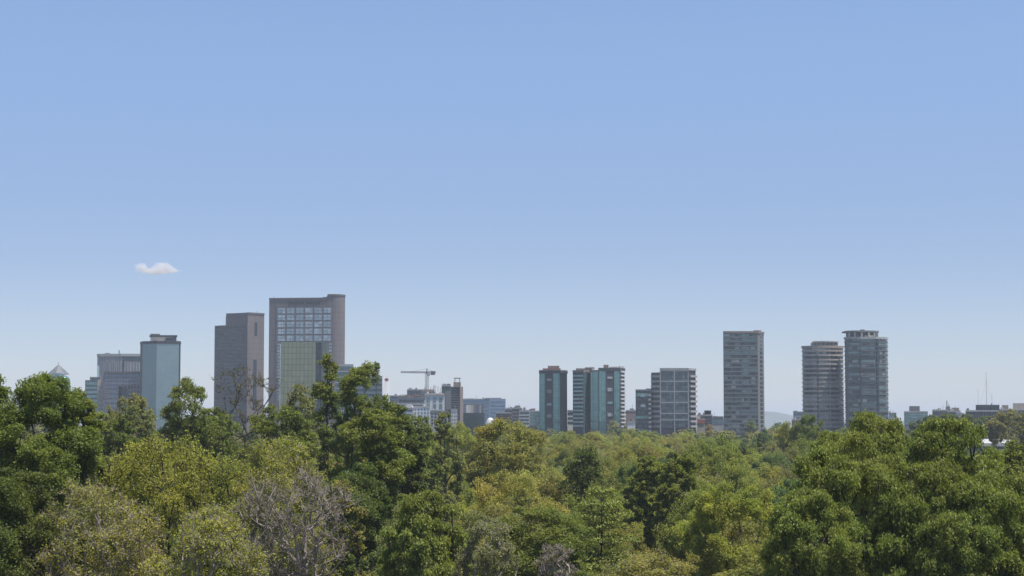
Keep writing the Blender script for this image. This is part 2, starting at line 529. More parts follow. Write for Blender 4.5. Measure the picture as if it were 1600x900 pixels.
# ---- far-left tower with a pyramid roof
def pyramid_tower():
    D = 1320
    r, fp = building('office_tower', 'small teal tower with a pointed slate pyramid roof, peeping over the left edge tree', [(75, D + 6), (81, D), (93, D), (100, D + 6)], 14)
    body(r, fp, 12, Zv(583, D), GL['teal_l'], 'glass_wall')
    cx = X(86, D); c = (cx, D + 9)
    MB().cone(c, 7.4, Zv(583.5, D), Zv(569, D), 8, .15).build('pyramid_roof', W['slate'], r)
    MB().cone(c, 7.6, Zv(585, D), Zv(583.5, D), 8, 7.6).build('eaves', W['lgrey'], r)
    MB().tube((cx, D + 9, Zv(570, D)), (cx, D + 9, Zv(565, D)), .18).build('finial', W['steel'], r)
    dm = MB(); dc = (X(96.5, D - 4), D + 1)
    dm.cone(dc, 4.6, r.location.z - 1, Zv(596, D), 20, 4.6); dm.dome(dc, 4.6, Zv(596, D), 4.2, 20)
    dm.build('glass_dome', GL['teal'], r)
    for k in range(5): MB().strip(fp, .0, .25, Zv(588 + 9 * k, D), Zv(586.6 + 9 * k, D)).build('ledge', W['rail'], r)
pyramid_tower()
r, fp = building('office_block', 'dark block top just showing at the left frame edge', [(-40, 1300), (2, 1300)], 20)
body(r, fp, 20, Zv(584, 1300), W['dgrey']); ribbons(r, fp, storeys(Zv(640, 1300), Zv(586, 1300), 7), GL['dark'])

# ---- stepped glass block
D = 1220
r, fp = building('office_block', 'stepped pale teal glass block with dark floor bands, left of the mauve gridded office', [(133, D), (157, D - 3)], 18)
body(r, fp, 18, Zv(594, D), W['rail'])
ribbons(r, fp, storeys(Zv(690, D), Zv(596, D), 14, .2, .78), GL['teal_l'], 'window')
block(r, 141, 156, D + 3, 12, 589, 594, W['rail'], 'roof_storey'); block(r, 142, 155, D + 2.8, 1, 590.3, 592.5, GL['dark'], 'window')
MB().tube((X(138, D), D + 5, Zv(594, D)), (X(138, D), D + 5, Zv(587, D)), .12).build('antenna', W['steel'], r)

# ---- ribbed grey tower behind
D = 1380
r, fp = building('office_tower', 'grey ribbed tower with dark teal roof band behind the mauve gridded office', [(151.5, D + 8), (155, D), (190, D - 2), (220, D)], 26)
body(r, fp, 24, Zv(553.5, D), mat_wall('pale_mauve_concrete', (.36, .33, .33), .8, .1))
zb, zt = Zv(690, D), Zv(556, D)
for k in range(11):
    s = seg(fp[1], fp[2], (k + .18) / 11.5, (k + .62) / 11.5)
    MB().strip(s, -.05, .12, zb, zt - 1).build('window', GL['grey'], r)
MB().strip(seg(fp[2], fp[3], .02, .14), -.05, .2, zb, zt).build('shaft_glazing', GL['navy'], r)
for k in range(5):
    MB().strip(seg(fp[2], fp[3], .2 + .15 * k, .29 + .15 * k), -.05, .12, zb, zt - 4.5).build('window', GL['grey'], r)
MB().strip(seg(fp[2], fp[3], .15, 1), -.05, .22, zt - 3.4, zt - .6).build('roof_glazing', GL['navy'], r)
MB().strip(seg(fp[0], fp[1], .1, 1), -.05, .15, zb, zt - 7).build('corner_glazing', GL['teal'], r)
MB().strip(fp, -.2, .35, zt - .3, zt + 1.5).build('parapet', W['lgrey'], r)
MB().tube((X(182, D), D + 8, zt), (X(182, D), D + 8, Zv(546.5, D)), .45).build('antenna', W['steel'], r)
block(r, 163, 171, D + 4, 8, 551.5, 553.5, W['grey'], 'plant_room')

# ---- mauve gridded block with a deep dark recess
D = 1150
r, fp = building('office_block', 'mauve office block with a square window grid and a deep dark recess', [(162, D), (219, D - 4)], 26)
b = MB()
def fxs(a): return (a - 162) / 57.0
A, B_ = fp
za, zb, zt = r.location.z - 2, Zv(604, D), Zv(582.5, D)
for f0, f1, z0, z1 in ((0, fxs(184), za, zb), (fxs(199), 1, za, zb), (0, 1, zb, zt)):
    s = seg(A, B_, f0, f1); b.prism([s[0], s[1], (s[1][0] * (1 + 26 / D), D + 26), (s[0][0] * (1 + 26 / D), D + 26)], z0, z1)
b.build('wall', mat_wall('pink_mauve_granite', (.29, .235, .235), .75, .1), r)
s = seg(A, B_, fxs(184), fxs(199)); s = [(p[0], p[1] + 3.2) for p in s]
MB().strip(s, -2, 0, za, zb).build('recess_glazing', GL['navy'], r)
panes(r, *seg(A, B_, .02, fxs(184)), Zv(668, D), zb + 1, 6, 9, .62, .56, GL['blue'])
panes(r, *seg(A, B_, fxs(199) + .01, .99), Zv(668, D), zb + 1, 4, 9, .6, .56, GL['dark'])
panes(r, *seg(A, B_, .02, .98), zb + .6, zt - .6, 12, 3, .66, .5, GL['blue'])
MB().strip(fp, -.2, .3, zt - .4, zt + .7).build('parapet', W['mauve2'], r)
r2, fp2 = building('office_block', 'narrow pale block squeezed against the left side of the mauve gridded office', [(152.5, 1160), (161.5, 1160)], 18)
body(r2, fp2, 18, Zv(593, 1160), W['cream'])
ribbons(r2, seg(*fp2, .15, .9), storeys(Zv(680, 1160), Zv(600, 1160), 11, .3, .7), GL['grey'])

# ---- faceted glass tower
D = 1120
r, fp = building('glass_tower', 'faceted blue-green glass tower with a dark roof band and a rooftop plant room', [(219, D + 9), (222.5, D + 1), (244, D - 5), (279, D - 2), (281, D + 5)], 24)
zt = Zv(534, D); za = r.location.z - 2
body(r, fp, 20, zt, W['dgrey'])
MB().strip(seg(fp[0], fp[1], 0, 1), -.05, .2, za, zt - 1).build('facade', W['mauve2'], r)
MB().strip(seg(fp[1], fp[2], 0, 1), -.05, .2, za, zt - 1.4).build('facade', mat_glass('teal_glass_shaded_face', (.17, .245, .265), (.19, .27, .29), (2.2, 3.6), .5, .12, .08, (.14, .2, .22)), r)  # same glass in a darker colour: the shading of this face is painted in
MB().strip(seg(fp[2], fp[3], 0, 1), -.05, .2, za, zt - 1.4).build('facade', mat_glass('teal_glass_lit_face', (.26, .345, .365), (.28, .37, .385), (2.2, 3.6), .5, .12, .08, (.2, .31, .32)), r)  # lighter copy of that glass, the brighter face put into its colour
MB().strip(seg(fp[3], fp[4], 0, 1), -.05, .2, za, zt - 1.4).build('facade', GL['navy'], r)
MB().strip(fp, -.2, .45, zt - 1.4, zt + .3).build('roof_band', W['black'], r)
pr5 = block(r, 234, 275, D + 2, 14, 526, 534, W['lgrey'], 'plant_room')
MB().strip([pt(233, D + 1.5), pt(238, D + .5), pt(250, D + 1.2), pt(276, D + 1.5)], -.4, .3, Zv(526.5, D), Zv(523.5, D)).build('plant_parapet', W['black'], r)
block(r, 234, 249, D + 3, 10, 521.5, 525.5, W['steel'], 'plant_room')
block(pr5, 258, 274, D + 1.2, 1, 527.5, 532, GL['navy'], 'window')
block(r, 240, 256, D + 1.0, .8, 530.5, 533.5, W['cream'], 'roof_canopy')

# ---- grey stepped hotel tower
D = 1260
r, fp = building('hotel_tower', 'grey stepped slab tower with fine horizontal window lines and a blank flank with dark slots', [(335, D + 12), (386, D - 6), (412, D + 6)], 30)
za = r.location.z - 2
zl = Zv(509, D)
b = MB()
b.prism([fp[0], fp[1], (fp[1][0] - 2, D + 14), (fp[0][0] - 3, D + 30)], za, zl)
b.build('front_wing', W['mauve2'], r)
zt = Zv(490.5, D)
MB().prism([(X(350, D), D + 10), (fp[1][0] + .02, D - 2), fp[1], fp[2], (fp[2][0] - 4.4, D + 34), (X(350, D) - 4.4, D + 34)], za, zt).build('wall', W['mauve'], r)
zs = storeys(Zv(672, D), zl - 1.6, 27, .28, .74)
for i, (a, c) in enumerate(zs):
    MB().strip(seg(fp[0], fp[1], .03, .80), -.05, .10, a, c).build('window', GL['dark'], r)
MB().strip(seg(fp[1], fp[2], .42, .58), -.05, .1, Zv(525, D), Zv(504, D)).build('stair_slot', GL['navy'], r)
MB().strip(seg(fp[1], fp[2], .36, .56), -.05, .1, Zv(640, D), Zv(562, D)).build('stair_slot', GL['navy'], r)
MB().strip([(X(350, D), D + 10), (fp[1][0], D - 2)], .05, .35, zt - 1.2, zt + .8).build('parapet', W['mauve2'], r)
MB().strip([fp[1], fp[2]], -.2, .3, zt - .3, zt + .8).build('parapet', W['mauve2'], r)
MB().strip([fp[0], fp[1]], -.2, .3, zl - .3, zl + .6).build('parapet', W['mauve'], r)
block(r, 352, 362, D + 12, 6, 489.5, 493, W['lgrey'], 'plant_room')
for u, v in ((388, 486), (396, 484), (401, 486)):
    MB().tube((X(u, D), D + 14, zt), (X(u, D), D + 14, Zv(v, D)), .15).build('antenna', W['steel'], r)

# ---- broad hotel tower with the six-column grid and a rounded corner
D = 1210
arc = []
cx0, cx1 = 519.5, 538.5
for k in range(9):
    t = k / 8.0 * PI / 2
    arc.append((cx0 + (cx1 - cx0) * math.sin(t), D - 3.2 + 7.5 * (1 - math.cos(t))))
r, fp = building('hotel_tower', 'tallest broad grey-mauve tower with six columns of big windows and a rounded right corner', [(419.5, D + 2)] + arc, 22)
za = r.location.z - 2
zt = Zv(467, D); zc = Zv(461.5, D)
body(r, fp, 20, zt, W['mauve'])
hi = seg(fp[0], fp[1], .915, .999) + fp[2:]
cyl = MB(); cyl.prism(hi + [(hi[-1][0] - 3, D + 22), (hi[0][0] - 3.4, D + 22)], zt, zc); cyl.build('raised_corner', W['mauve'], r)
MB().strip(seg(fp[0], fp[1], 0, .91), -.2, .3, zt - .3, zt + .7).build('parapet', W['mauve2'], r)
MB().strip(hi, -.2, .3, zc - .4, zc + .6).build('parapet', W['mauve2'], r)
block(r, 504, 511, D + 2, 10, 464, 468, W['mauve2'], 'plant_room')
def fb(u): return (u - 419.5) / (519.5 - 419.5)
F0, F1 = fp[0], fp[1]
z_hi, z_lo = Zv(480.5, D), Zv(534.5, D)
hh = (z_hi - z_lo) / 5
for j in range(5):
    for i in range(6):
        fa = fb(433 + i * 14.35) ; fc = fb(433 + i * 14.35 + 11.9)
        zz = z_hi - hh * (j + .86)
        w_ = MB()
        for q in range(2):     # each window is two rows of lights
            for p_ in range(2):
                s = seg(F0, F1, fa + (fc - fa) * (p_ / 2 + .02), fa + (fc - fa) * (p_ / 2 + .48))
                w_.strip(s, -.05, .06, zz + hh * (.02 + .40 * q), zz + hh * (.02 + .40 * q + .36))
        w_.build('window', GL['sky'], r)
# lower floors: narrow pale windows beside the olive block
zl = z_lo
for j in range(18):
    z0 = zl - 2.05 * (j + 1)
    MB().strip(seg(F0, F1, fb(433), fb(436.6)), -.05, .06, z0, z0 + 1.2).build('window', GL['sky'], r)
    MB().strip(seg(F0, F1, fb(514), fb(518)), -.05, .06, z0, z0 + 1.2).build('window', GL['sky'], r)
MB().strip(seg(F0, F1, fb(430.6), fb(432)), .0, .25, za, zt - 2).build('pilaster', W['mauve2'], r)
# worn letters high on the wall, too weathered to read
b = MB(); u_ = 447.0
while u_ < 498:
    wl = rb.uniform(.9, 1.6)
    if rb.random() > .16:
        b.strip(seg(F0, F1, fb(u_), fb(u_ + wl)), -.02, .15, Zv(475.6, D), Zv(472.0 - rb.uniform(0, .4), D))
    u_ += wl + .55
b.build('wall_lettering', W['black'], r)
MB().tube((X(425, D), D + 6, zt), (X(425, D), D + 6, Zv(462, D)), .12).build('antenna', W['steel'], r)
MB().tube((X(521, D), D + 4, zc), (X(521, D), D + 4, Zv(458.5, D)), .2).build('antenna', W['steel'], r)

# ---- olive mirror-glass block in front of it
D = 1010
r, fp = building('office_block', 'olive mirror-glass office block with a fine square grid in front of the broad hotel tower', [(437.6, D + 3), (438.6, D), (493, D - 3), (501, D + 2), (513, D + 1)], 20)
zt = Zv(534, D); za = r.location.z - 2
body(r, fp, 20, zt - .4, W['dgrey'])
MB().strip(seg(fp[0], fp[1], 0, 1), -.05, .2, za, zt - 1).build('facade', GL['sky'], r)
MB().strip(seg(fp[1], fp[2], 0, 1), -.05, .25, za, zt).build('facade', GL['olive'], r)
MB().strip(seg(fp[2], fp[3], 0, 1), -.05, .2, za, zt - .2).build('dark_corner_glazing', GL['navy'], r)
MB().strip(seg(fp[3], fp[4], 0, 1), -.05, .2, za, zt - .6).build('facade', mat_glass('grey_olive_glass', (.21, .225, .20), (.24, .25, .22), (1.9, 3.0), .45, .15, .2, (.12, .13, .11)), r)

# ---- low block right of it, with the white end wall
D = 1080
r, fp = building('office_block', 'low glass-banded block with a white end wall bearing a small dark emblem', [(524, D), (552, D)], 22)
body(r, fp, 22, Zv(569, D), W['lgrey']); ribbons(r, fp, storeys(Zv(650, D), Zv(571, D), 9), GL['teal_l'])
A2 = [pt(552, D + 2), pt(597, D - 2), pt(608.5, D + 4)]
body(r, A2, 16, Zv(587.5, D), W['lgrey'], 'wing')
ribbons(r, A2[:2], storeys(Zv(652, D), Zv(589, D), 8, .15, .68), GL['teal'])
MB().strip(A2[1:], -.05, .15, za, Zv(587, D)).build('end_wall', W['white'], r)
b = MB(); s = seg(A2[1], A2[2], .42, .72)
b.strip(s, .1, .3, Zv(595, D), Zv(591, D)); b.strip(seg(A2[1], A2[2], .3, .84), .1, .28, Zv(593.6, D), Zv(592.2, D)); b.build('emblem', W['dred'], r)
block(r, 578, 592, D + 4, 6, 583, 588, W['tan'], 'plant_room')
MB().tube((X(575, D), D + 5, Zv(588, D)), (X(575, D), D + 5, Zv(579, D)), .1).build('antenna', W['steel'], r)

# ---- the jumble of low blocks around the crane
def low(name, label, u0, u1, v, D, wall, glass=None, n=4, depth=16, vb=664, kind='ribbon', nx=4, roofbits=(), cat='building', group=None, turn=0.0):
    r, fp = building(name, label, [(u0, D + turn), (u1, D - turn)], depth, group, cat)
    zt = Zv(v, D)
    body(r, fp, depth, zt, W[wall] if isinstance(wall, str) else wall)
    zb_ = Zv(vb, D)
    if glass:
        if kind == 'ribbon': ribbons(r, seg(*fp, .03, .97), storeys(zb_, zt - .3, n, .28, .74), GL[glass])
        elif kind == 'full': ribbons(r, seg(*fp, .02, .98), storeys(zb_, zt - .3, n, .08, .90), GL[glass])
        else: panes(r, *seg(*fp, .03, .97), zb_, zt - .4, nx, n, .58, .55, GL[glass])
    MB().strip(fp, -.15, .2, zt - .2, zt + .55).build('parapet', W['lgrey'] if wall != 'lgrey' else W['grey'], r)
    x0_, x1_ = fp[0][0], fp[1][0]
    for q in range(rb.randint(1, 3) if u1 - u0 > 9 else 0):      # roof clutter: tanks, hatches, aerials
        xx = rb.uniform(x0_ + 1, x1_ - 1); yy = D + rb.uniform(2, 7)
        t_ = rb.random()
        if t_ < .45: MB().cone((xx, yy), .75, zt, zt + 1.5, 10, .6).build('water_tank', W[rb.choice(('dgrey', 'lgrey', 'steel'))], r)
        elif t_ < .75: MB().box(xx - 1.1, xx + 1.1, yy, yy + 2, zt, zt + rb.uniform(1, 1.9)).build('roof_hatch', W[rb.choice(('lgrey', 'grey', 'tan'))], r)
        else: MB().tube((xx, yy, zt), (xx, yy, zt + rb.uniform(2.5, 4)), .09, 5).build('aerial', W['steel'], r)
    for (a, c, v2, m_) in roofbits:
        block(r, a, c, D + 3, 5, v2, v, W[m_], 'roof_room')
    return r, fp, zt

def mast(r, u, D, v0, v1, rad=.12, name='antenna'):
    MB().tube((X(u, D), D, Zv(v0, D)), (X(u, D), D, Zv(v1, D)), rad).build(name, W['steel'], r)

low('office_block', 'grey-blue low block just right of the white end wall with the emblem', 609, 636, 619, 1300, 'grey', 'blue', 5, roofbits=((625, 636, 616.5, 'white'),))
low('apartment_block', 'long block with a rusty red roof edge left of the crane', 622, 664, 621.5, 1210, 'lgrey', 'dark', 5, roofbits=((632, 660, 618.5, 'dred'), (648, 655, 617, 'tan')))
low('apartment_block', 'unfinished grey concrete block left of the crane mast', 636, 661, 609.5, 1290, 'grey', 'dark', 6, kind='panes', nx=6, roofbits=((642, 650, 608, 'tan'),))
r, fp, zt = low('apartment_block', 'concrete tower under the crane with a brown unfinished top floor', 658, 680, 613, 1240, 'lgrey', 'dark', 6, kind='panes', nx=5, roofbits=((659, 679, 608.5, 'tan'),))
for u, v in ((664, 604), (673, 605), (677, 603), (678.6, 601)): mast(r, u, 1243, 609, v, .16, 'rebar_post')
r, fp, zt = low('apartment_block', 'white apartment block with tall blue-green windows below the crane', 664, 695, 616, 1130, 'white', None)
for k in range(3):
    for j in range(4):
        MB().strip(seg(*fp, .10 + .31 * k, .26 + .31 * k), -.05, .12, Zv(659 - j * 10.2, 1130), Zv(651.6 - j * 10.2, 1130)).build('window', GL['tealwin'], r)
MB().strip(seg(*fp, .0, 1), -.05, .45, Zv(617.6, 1130), Zv(615.2, 1130)).build('roof_slab', W['cream'], r)
for u, v in ((681, 602), (684.5, 603), (688, 606)): mast(r, u, 1134, 616, v, .14, 'rebar_post')
low('apartment_block', 'pale apartment block with striped balconies at the foot of the crane cluster', 610, 646, 634, 1080, 'lgrey', 'tealwin', 4, roofbits=((612, 622, 631, 'beige'),))
r, fp, zt = low('apartment_block', 'white block with an arched white roof hood below the rusty roofed block', 632, 645, 637.5, 1060, 'white', 'dark', 4)
b = MB(); 
for k in range(6):
    a = PI * k / 6; a2 = PI * (k + 1) / 6; R_ = 2.3; cxx = X(638.5, 1060)
    b.prism([(cxx - R_ * math.cos(a), 1059.6), (cxx - R_ * math.cos(a2), 1059.6), (cxx - R_ * math.cos(a2), 1066), (cxx - R_ * math.cos(a), 1066)], Zv(637.5, 1060), Zv(637.5, 1060) + .3, None)
    b.v[-4:] = [(x, y, Zv(637.5, 1060) + .3 + 1.7 * (math.sin(a) if i in (0, 3) else math.sin(a2))) for i, (x, y, z) in enumerate(b.v[-4:])]
b.build('roof_hood', W['white'], r)
low('apartment_block', 'white and blue striped low block left of the dark glass tower', 646, 672, 636, 1065, 'white', 'blue', 5, kind='panes', nx=5)
low('apartment_block', 'pale grey low block behind the treetops under the white apartment block', 672, 700, 643, 1040, 'lgrey', 'dark', 4, kind='panes', nx=5, roofbits=((676, 684, 641, 'tan'),))
r, fp, zt = low('construction_building', 'building wrapped in green netting beside the dark glass tower', 690, 704.5, 603, 1180, 'netting', 'dark', 11, kind='panes', nx=3)
for u, v in ((691, 599), (694, 598), (697, 601)): mast(r, u, 1183, 603, v, .14, 'rebar_post')
block(r, 696, 706, 1178, 3, 611, 640, W['grey'], 'bare_floors')
# dark glass tower with a portal on its roof
D = 1140
r, fp = building('office_tower', 'slim dark glass tower with a small portal frame on its roof', [(704.5, D + 1), (719, D - 2), (723.5, D + 3)], 16)
zt = Zv(604, D)
body(r, fp, 14, zt, W['tan'])
ribbons(r, seg(fp[0], fp[1], .04, .97), storeys(Zv(664, D), zt - .4, 16, .08, .88), GL['navy'])
block(r, 708.5, 720, D + 2, 8, 597, 604, W['tan'], 'plant_room')
b = MB()
for u in (710, 717.5): b.box(X(u, D), X(u + 1.1, D), D + 3, D + 3.8, Zv(597.5, D), Zv(590.5, D))
b.box(X(709, D), X(719.5, D), D + 2.9, D + 3.9, Zv(591.6, D), Zv(590, D)); b.build('portal_frame', W['tan'], r)
low('apartment_block', 'white block with brown end at the foot of the slim dark glass tower', 705, 714.5, 641, 1050, 'white', 'grey', 4, kind='panes', nx=3)
# far blue blocks
r, fp, zt = low('office_block', 'far pale blue block behind the dark green block', 723, 760, 624, 1500, mat_wall('blue_grey_cladding', (.24, .29, .36), .6, .06), 'blue', 7, depth=20, roofbits=((727, 741, 622.5, 'grey'),))
D = 1420
r, fp = building('office_block', 'blue glass cube with two faces right of the pale blue block', [(756.5, D + 6), (764.5, D), (790, D + 3)], 22)
zt = Zv(623, D)
body(r, fp, 20, zt, mat_wall('blue_cladding', (.20, .26, .35), .55, .05))
ribbons(r, fp[:2], storeys(Zv(664, D), zt - 1, 7, .1, .9), GL['blue']); ribbons(r, seg(*fp[1:], .04, .96), storeys(Zv(664, D), zt - 1, 7, .3, .8), GL['blue'])
block(r, 758, 783, D + 5, 8, 621.6, 623, W['grey'], 'plant_room')
# dark green block with the white concave screen
D = 1100
r, fp = building('office_block', 'dark green glass block topped by a pale curved screen wall', [(724, D), (757, D - 2)], 18)
zt = Zv(645, D)
body(r, fp, 18, zt, W['black']); ribbons(r, seg(*fp, .02, .98), storeys(Zv(672, D), zt - .2, 4, .1, .9), mat_glass('dark_green_glass', (.04, .085, .085), (.06, .12, .115), (1.6, 3), .4, .15, .15, (.02, .04, .04)))
sc = [pt(728 + 22 * k / 6, D + 1.5 + 2.2 * math.sin(PI * k / 6)) for k in range(7)]
MB().strip(sc, -.3, .2, zt, Zv(632.5, D)).build('screen_wall', W['lgrey'], r)
MB().strip([pt(725, D + .6), pt(756, D + .2)], -.3, .3, Zv(632.8, D), Zv(631, D)).build('roof_beam', W['steel'], r)
b = MB()
for u in (725, 754.5): b.box(X(u, D), X(u + 1.2, D), D + .4, D + 1.2, zt, Zv(632.8, D))
b.build('roof_post', W['steel'], r)
MB().strip([pt(751.5, D + 2), pt(756, D + 2)], -.3, .1, zt, Zv(634, D)).build('side_screen', W['grey'], r)
# white dome
D = 1050
r, fp = building('domed_pavilion', 'little white dome between the dark green block and the dark red block', [(759, D), (773.5, D)], 6)
body(r, fp, 6, Zv(660, D), W['white']); MB().dome((X(766, D), D + 3), 2.1, Zv(660, D), 2.6).build('dome', W['white'], r)
low('apartment_block', 'dark red brick low block right of the white dome', 775, 797.5, 645.5, 1120, 'dred', 'dark', 3)
low('office_block', 'grey block behind the dark red brick block', 789, 802, 639, 1300, 'tan', 'dark', 4, roofbits=((791, 799, 637, 'grey'),))
low('apartment_block', 'brownish block with stepped roof rooms left of the twin teal towers', 800, 815, 638, 1220, 'tan', 'dark', 5, roofbits=((805, 813, 633.5, 'tan'), (803, 808, 635.5, 'grey')))
low('apartment_block', 'white banded block between the brownish block and the first teal tower', 811, 827, 642, 1090, 'white', 'dark', 4, roofbits=((815, 822, 638, 'lgrey'), (818, 820, 636, 'tan')))
low('office_block', 'pale blue glass block touching the first teal tower', 824, 843, 643, 1100, 'rail', 'teal_l', 4, kind='full')

# ---- tower crane
def crane():
    D = 1236
    x = X(667, D)
    r = empty('tower_crane', (x, D, Zv(608.5, D))); tag(r, 'grey tower crane with a long thin jib over the unfinished blocks', 'crane')
    def lattice(a, c, w_, n):
        b = MB(); a = Vector(a); c = Vector(c); d = (c - a).normalized()
        u = d.orthogonal().normalized(); v = d.cross(u)
        cs = [u * w_ + v * w_, u * w_ - v * w_, -u * w_ - v * w_, -u * w_ + v * w_]
        for q in cs: b.tube(a + q, c + q, .12, 4)
        L = (c - a).length
        for i in range(n):
            for k in range(4):
                b.tube(a + cs[k] + d * (L * i / n), a + cs[(k + 1) % 4] + d * (L * (i + 1) / n), .09, 3)
        return b
    z0 = Zv(609, D); zj = Zv(584, D)
    lattice((x, D, z0), (x, D, zj + .5), .75, 8).build('mast', W['dgrey'], r)
    lattice((x, D, zj + .9), (X(626, D), D, zj + 1.1), .38, 16).build('jib', W['dgrey'], r)
    lattice((x, D, zj + .9), (X(681, D), D, zj + .9), .5, 5).build('counter_jib', W['dgrey'], r)
    MB().box(X(673, D), X(679.5, D), D - .9, D + .9, zj - .8, zj + 1.6).build('counterweight', W['dgrey'], r)
    b = MB(); b.tube((x, D, zj), (x, D, Zv(575.5, D)), .55, 5, .2); b.build('tower_head', W['dgrey'], r)
    b = MB()
    for u in (643, 678): b.tube((x, D, Zv(576.5, D)), (X(u, D), D, zj + 1.3), .07, 3)
    b.build('tie_bars', W['dgrey'], r)
    MB().box(x + .3, x + 2.0, D - 1.8, D - .4, zj - 1.4, zj + .6).build('cab', W['lgrey'], r)
crane()

# ---- teal towers
def teal_window_stack(r, A, B, f0, f1, z0, z1, n):
    MB().strip(seg(A, B, f0, f1), -.05, .12, z0, z1).build('dark_bay', W['black'], r)
    h = (z1 - z0) / n
    for i in range(n):
        MB().strip(seg(A, B, f0 + (f1 - f0) * .22, f0 + (f1 - f0) * .80), .1, .3, z0 + h * (i + .40), z0 + h * (i + .58 + .10 * (i % 2))).build('window', GL['pale'] if i % 3 else GL['tealwin_l'], r)

D = 1000
GTW = 'teal glass apartment towers'
r, fp = building('glass_tower', 'single slim teal glass tower with a dark flank, left of the teal twin', [(842.5, D + 2), (875, D - 3), (886, D + 5)], 18, GTW)
zt = Zv(579, D); za = r.location.z - 2
A, B_, C_ = fp
def f1_(u): return (u - 842.5) / 32.5
body(r, fp, 14, zt, W['black'])
MB().strip(seg(A, B_, .02, f1_(852)), -.05, .3, za, zt - 1.5).build('facade', GL['teal'], r)
MB().strip(seg(A, B_, f1_(864.5), .985), -.05, .3, za, zt - 1.5).build('facade', GL['teal'], r)
teal_window_stack(r, A, B_, f1_(852), f1_(864.5), za, zt - 1.5, 9)
MB().strip(seg(B_, C_, .03, .97), -.05, .15, za, zt - 1.5).build('dark_flank', GL['navy'], r)
MB().strip(fp, -.2, .4, zt - 1.5, zt - .2).build('roof_band', W['black'], r)
MB().strip(fp, -.4, .2, zt - .2, zt + .3).build('parapet', W['rail'], r)
block(r, 848, 876, D + 4, 8, 575.5, 579, mat_wall('terracotta_tiles', (.30, .15, .11), .8, .2), 'roof_tiles'); block(r, 856, 874, D + 5, 6, 571.5, 575, W['tan'], 'plant_room')
low('apartment_block', 'white block glimpsed in the gap between the teal towers', 886.5, 895.5, 642, 1050, 'white', 'dark', 3, roofbits=((887.5, 893, 640.5, 'tan'),))

r, fp = building('glass_tower', 'double teal glass tower with striped left bays and jagged balconies on its right edge', [(895, D + 1), (911.5, D - 2), (922, D + 5), (923, D - 1), (935, D - 4), (968, D - 2), (976, D + 5)], 20, GTW)
za = r.location.z - 2
zL = Zv(579, D); zR = Zv(575, D)
body(r, fp[:5], 16, zL, W['black'], 'left_wall'); body(r, [(fp[4][0] + .02, fp[4][1])] + fp[5:], 15, zR, W['black'], 'right_wall')
n = 15
for (a, c) in storeys(Zv(668, D), zL - 1.6, 14, .2, .66): MB().strip(seg(fp[0], fp[1], .04, .96), -.05, .55, a, c).build('balcony', GL['tealwin_l'], r)
MB().strip(seg(fp[1], fp[2], 0, .45), -.05, .2, za, zL - 1.2).build('dark_facade', GL['teal'], r)
MB().strip(seg(fp[1], fp[2], .47, .98), -.05, .12, za, zL - 1.2).build('dark_facade', GL['navy'], r)
MB().strip(seg(fp[3], fp[4], .03, .97), -.05, .3, za, zL - .8).build('facade', GL['teal'], r)
A, B_ = fp[4], fp[5]
def f2(u): return (u - 935) / 33.0
MB().strip(seg(A, B_, .03, f2(946)), -.05, .3, za, zR - 1.6).build('facade', GL['teal'], r)
teal_window_stack(r, A, B_, f2(946), f2(959.5), za, zR - 1.8, 9)
MB().strip(seg(A, B_, f2(959.5), .985), -.05, .3, za, zR - 1.6).build('facade', GL['teal'], r)
for i, (a, c) in enumerate(storeys(Zv(668, D), zR - .5, 15, .1, .5)):
    MB().strip(seg(fp[5], fp[6], .05, .92), -.3, .9, a, c).build('balcony', W['white'], r)
MB().strip(fp[:5], -.3, .3, zL - .9, zL + .2).build('roof_band', W['tan'], r)
MB().strip(fp[4:], -.3, .35, zR - 1.7, zR - .1).build('roof_band', W['black'], r)
block(r, 900, 925, D + 4, 7, 575.5, 579, W['tan'], 'plant_room'); block(r, 914, 929, D + 4, 7, 573.5, 577, W['cream'], 'plant_room')
block(r, 943, 951, D + 3, 6, 570, 575, W['tan'], 'plant_room'); block(r, 952, 966, D + 3, 6, 573, 575.2, W['cream'], 'plant_room')
MB().strip([(fp[5][0], D), (fp[6][0] - .5, D + 4)], -.4, .3, zR - .5, zR + .9).build('parapet', W['lgrey'], r)

low('apartment_block', 'pinkish block between the teal twin and the dark glass low tower', 976.5, 993, 642, 1120, 'pink', None, roofbits=((987, 992, 640, 'blue' if False else 'grey'),))
low('house', 'white low roof at the foot of the pinkish block', 980, 992, 660, 960, 'white', None)

# ---- glass low tower and framed block
D = 985
r, fp = building('apartment_tower', 'lower dark teal glass block joined onto the white-framed block', [(993, D), (1017.5, D - 1)], 18)
zt = Zv(610, D); za = r.location.z - 2
body(r, fp, 18, zt, W['dgrey'])
for (a, c) in storeys(Zv(676, D), zt - .8, 9, .06, .70): MB().strip(seg(*fp, .02, .80), -.05, .2, a, c).build('window', GL['teal'] if rb.random() < .4 else GL['dark'], r)
for v in (616, 632): MB().strip(seg(*fp, .32, .62), .1, .3, Zv(v + 4.2, D), Zv(v, D)).build('white_window', GL['sky'], r)
for (a, c) in storeys(Zv(676, D), zt - .8, 9, .1, .5): MB().strip(seg(*fp, .82, .99), -.05, .5, a, c).build('balcony', W['lgrey'], r)
MB().strip(fp, -.2, .3, zt - .3, zt + .5).build('parapet', W['rail'], r); block(r, 1009, 1018, D + 2, 6, 607, 610, W['tan'], 'plant_room')
r, fp = building('apartment_tower', 'broad apartment block with pale frames round large dark glass bays and balconies on both sides', [(1017.5, D + 2), (1031, D - 2), (1076, D - 4), (1087, D + 4)], 20)
za = r.location.z - 2; zt = Zv(578, D); zl = Zv(582, D)
body(r, [fp[1], fp[2], fp[3]], 16, zt, W['black']); body(r, [fp[0], (fp[1][0] - .02, fp[1][1])], 14, zl, W['dgrey'], 'side_wall')
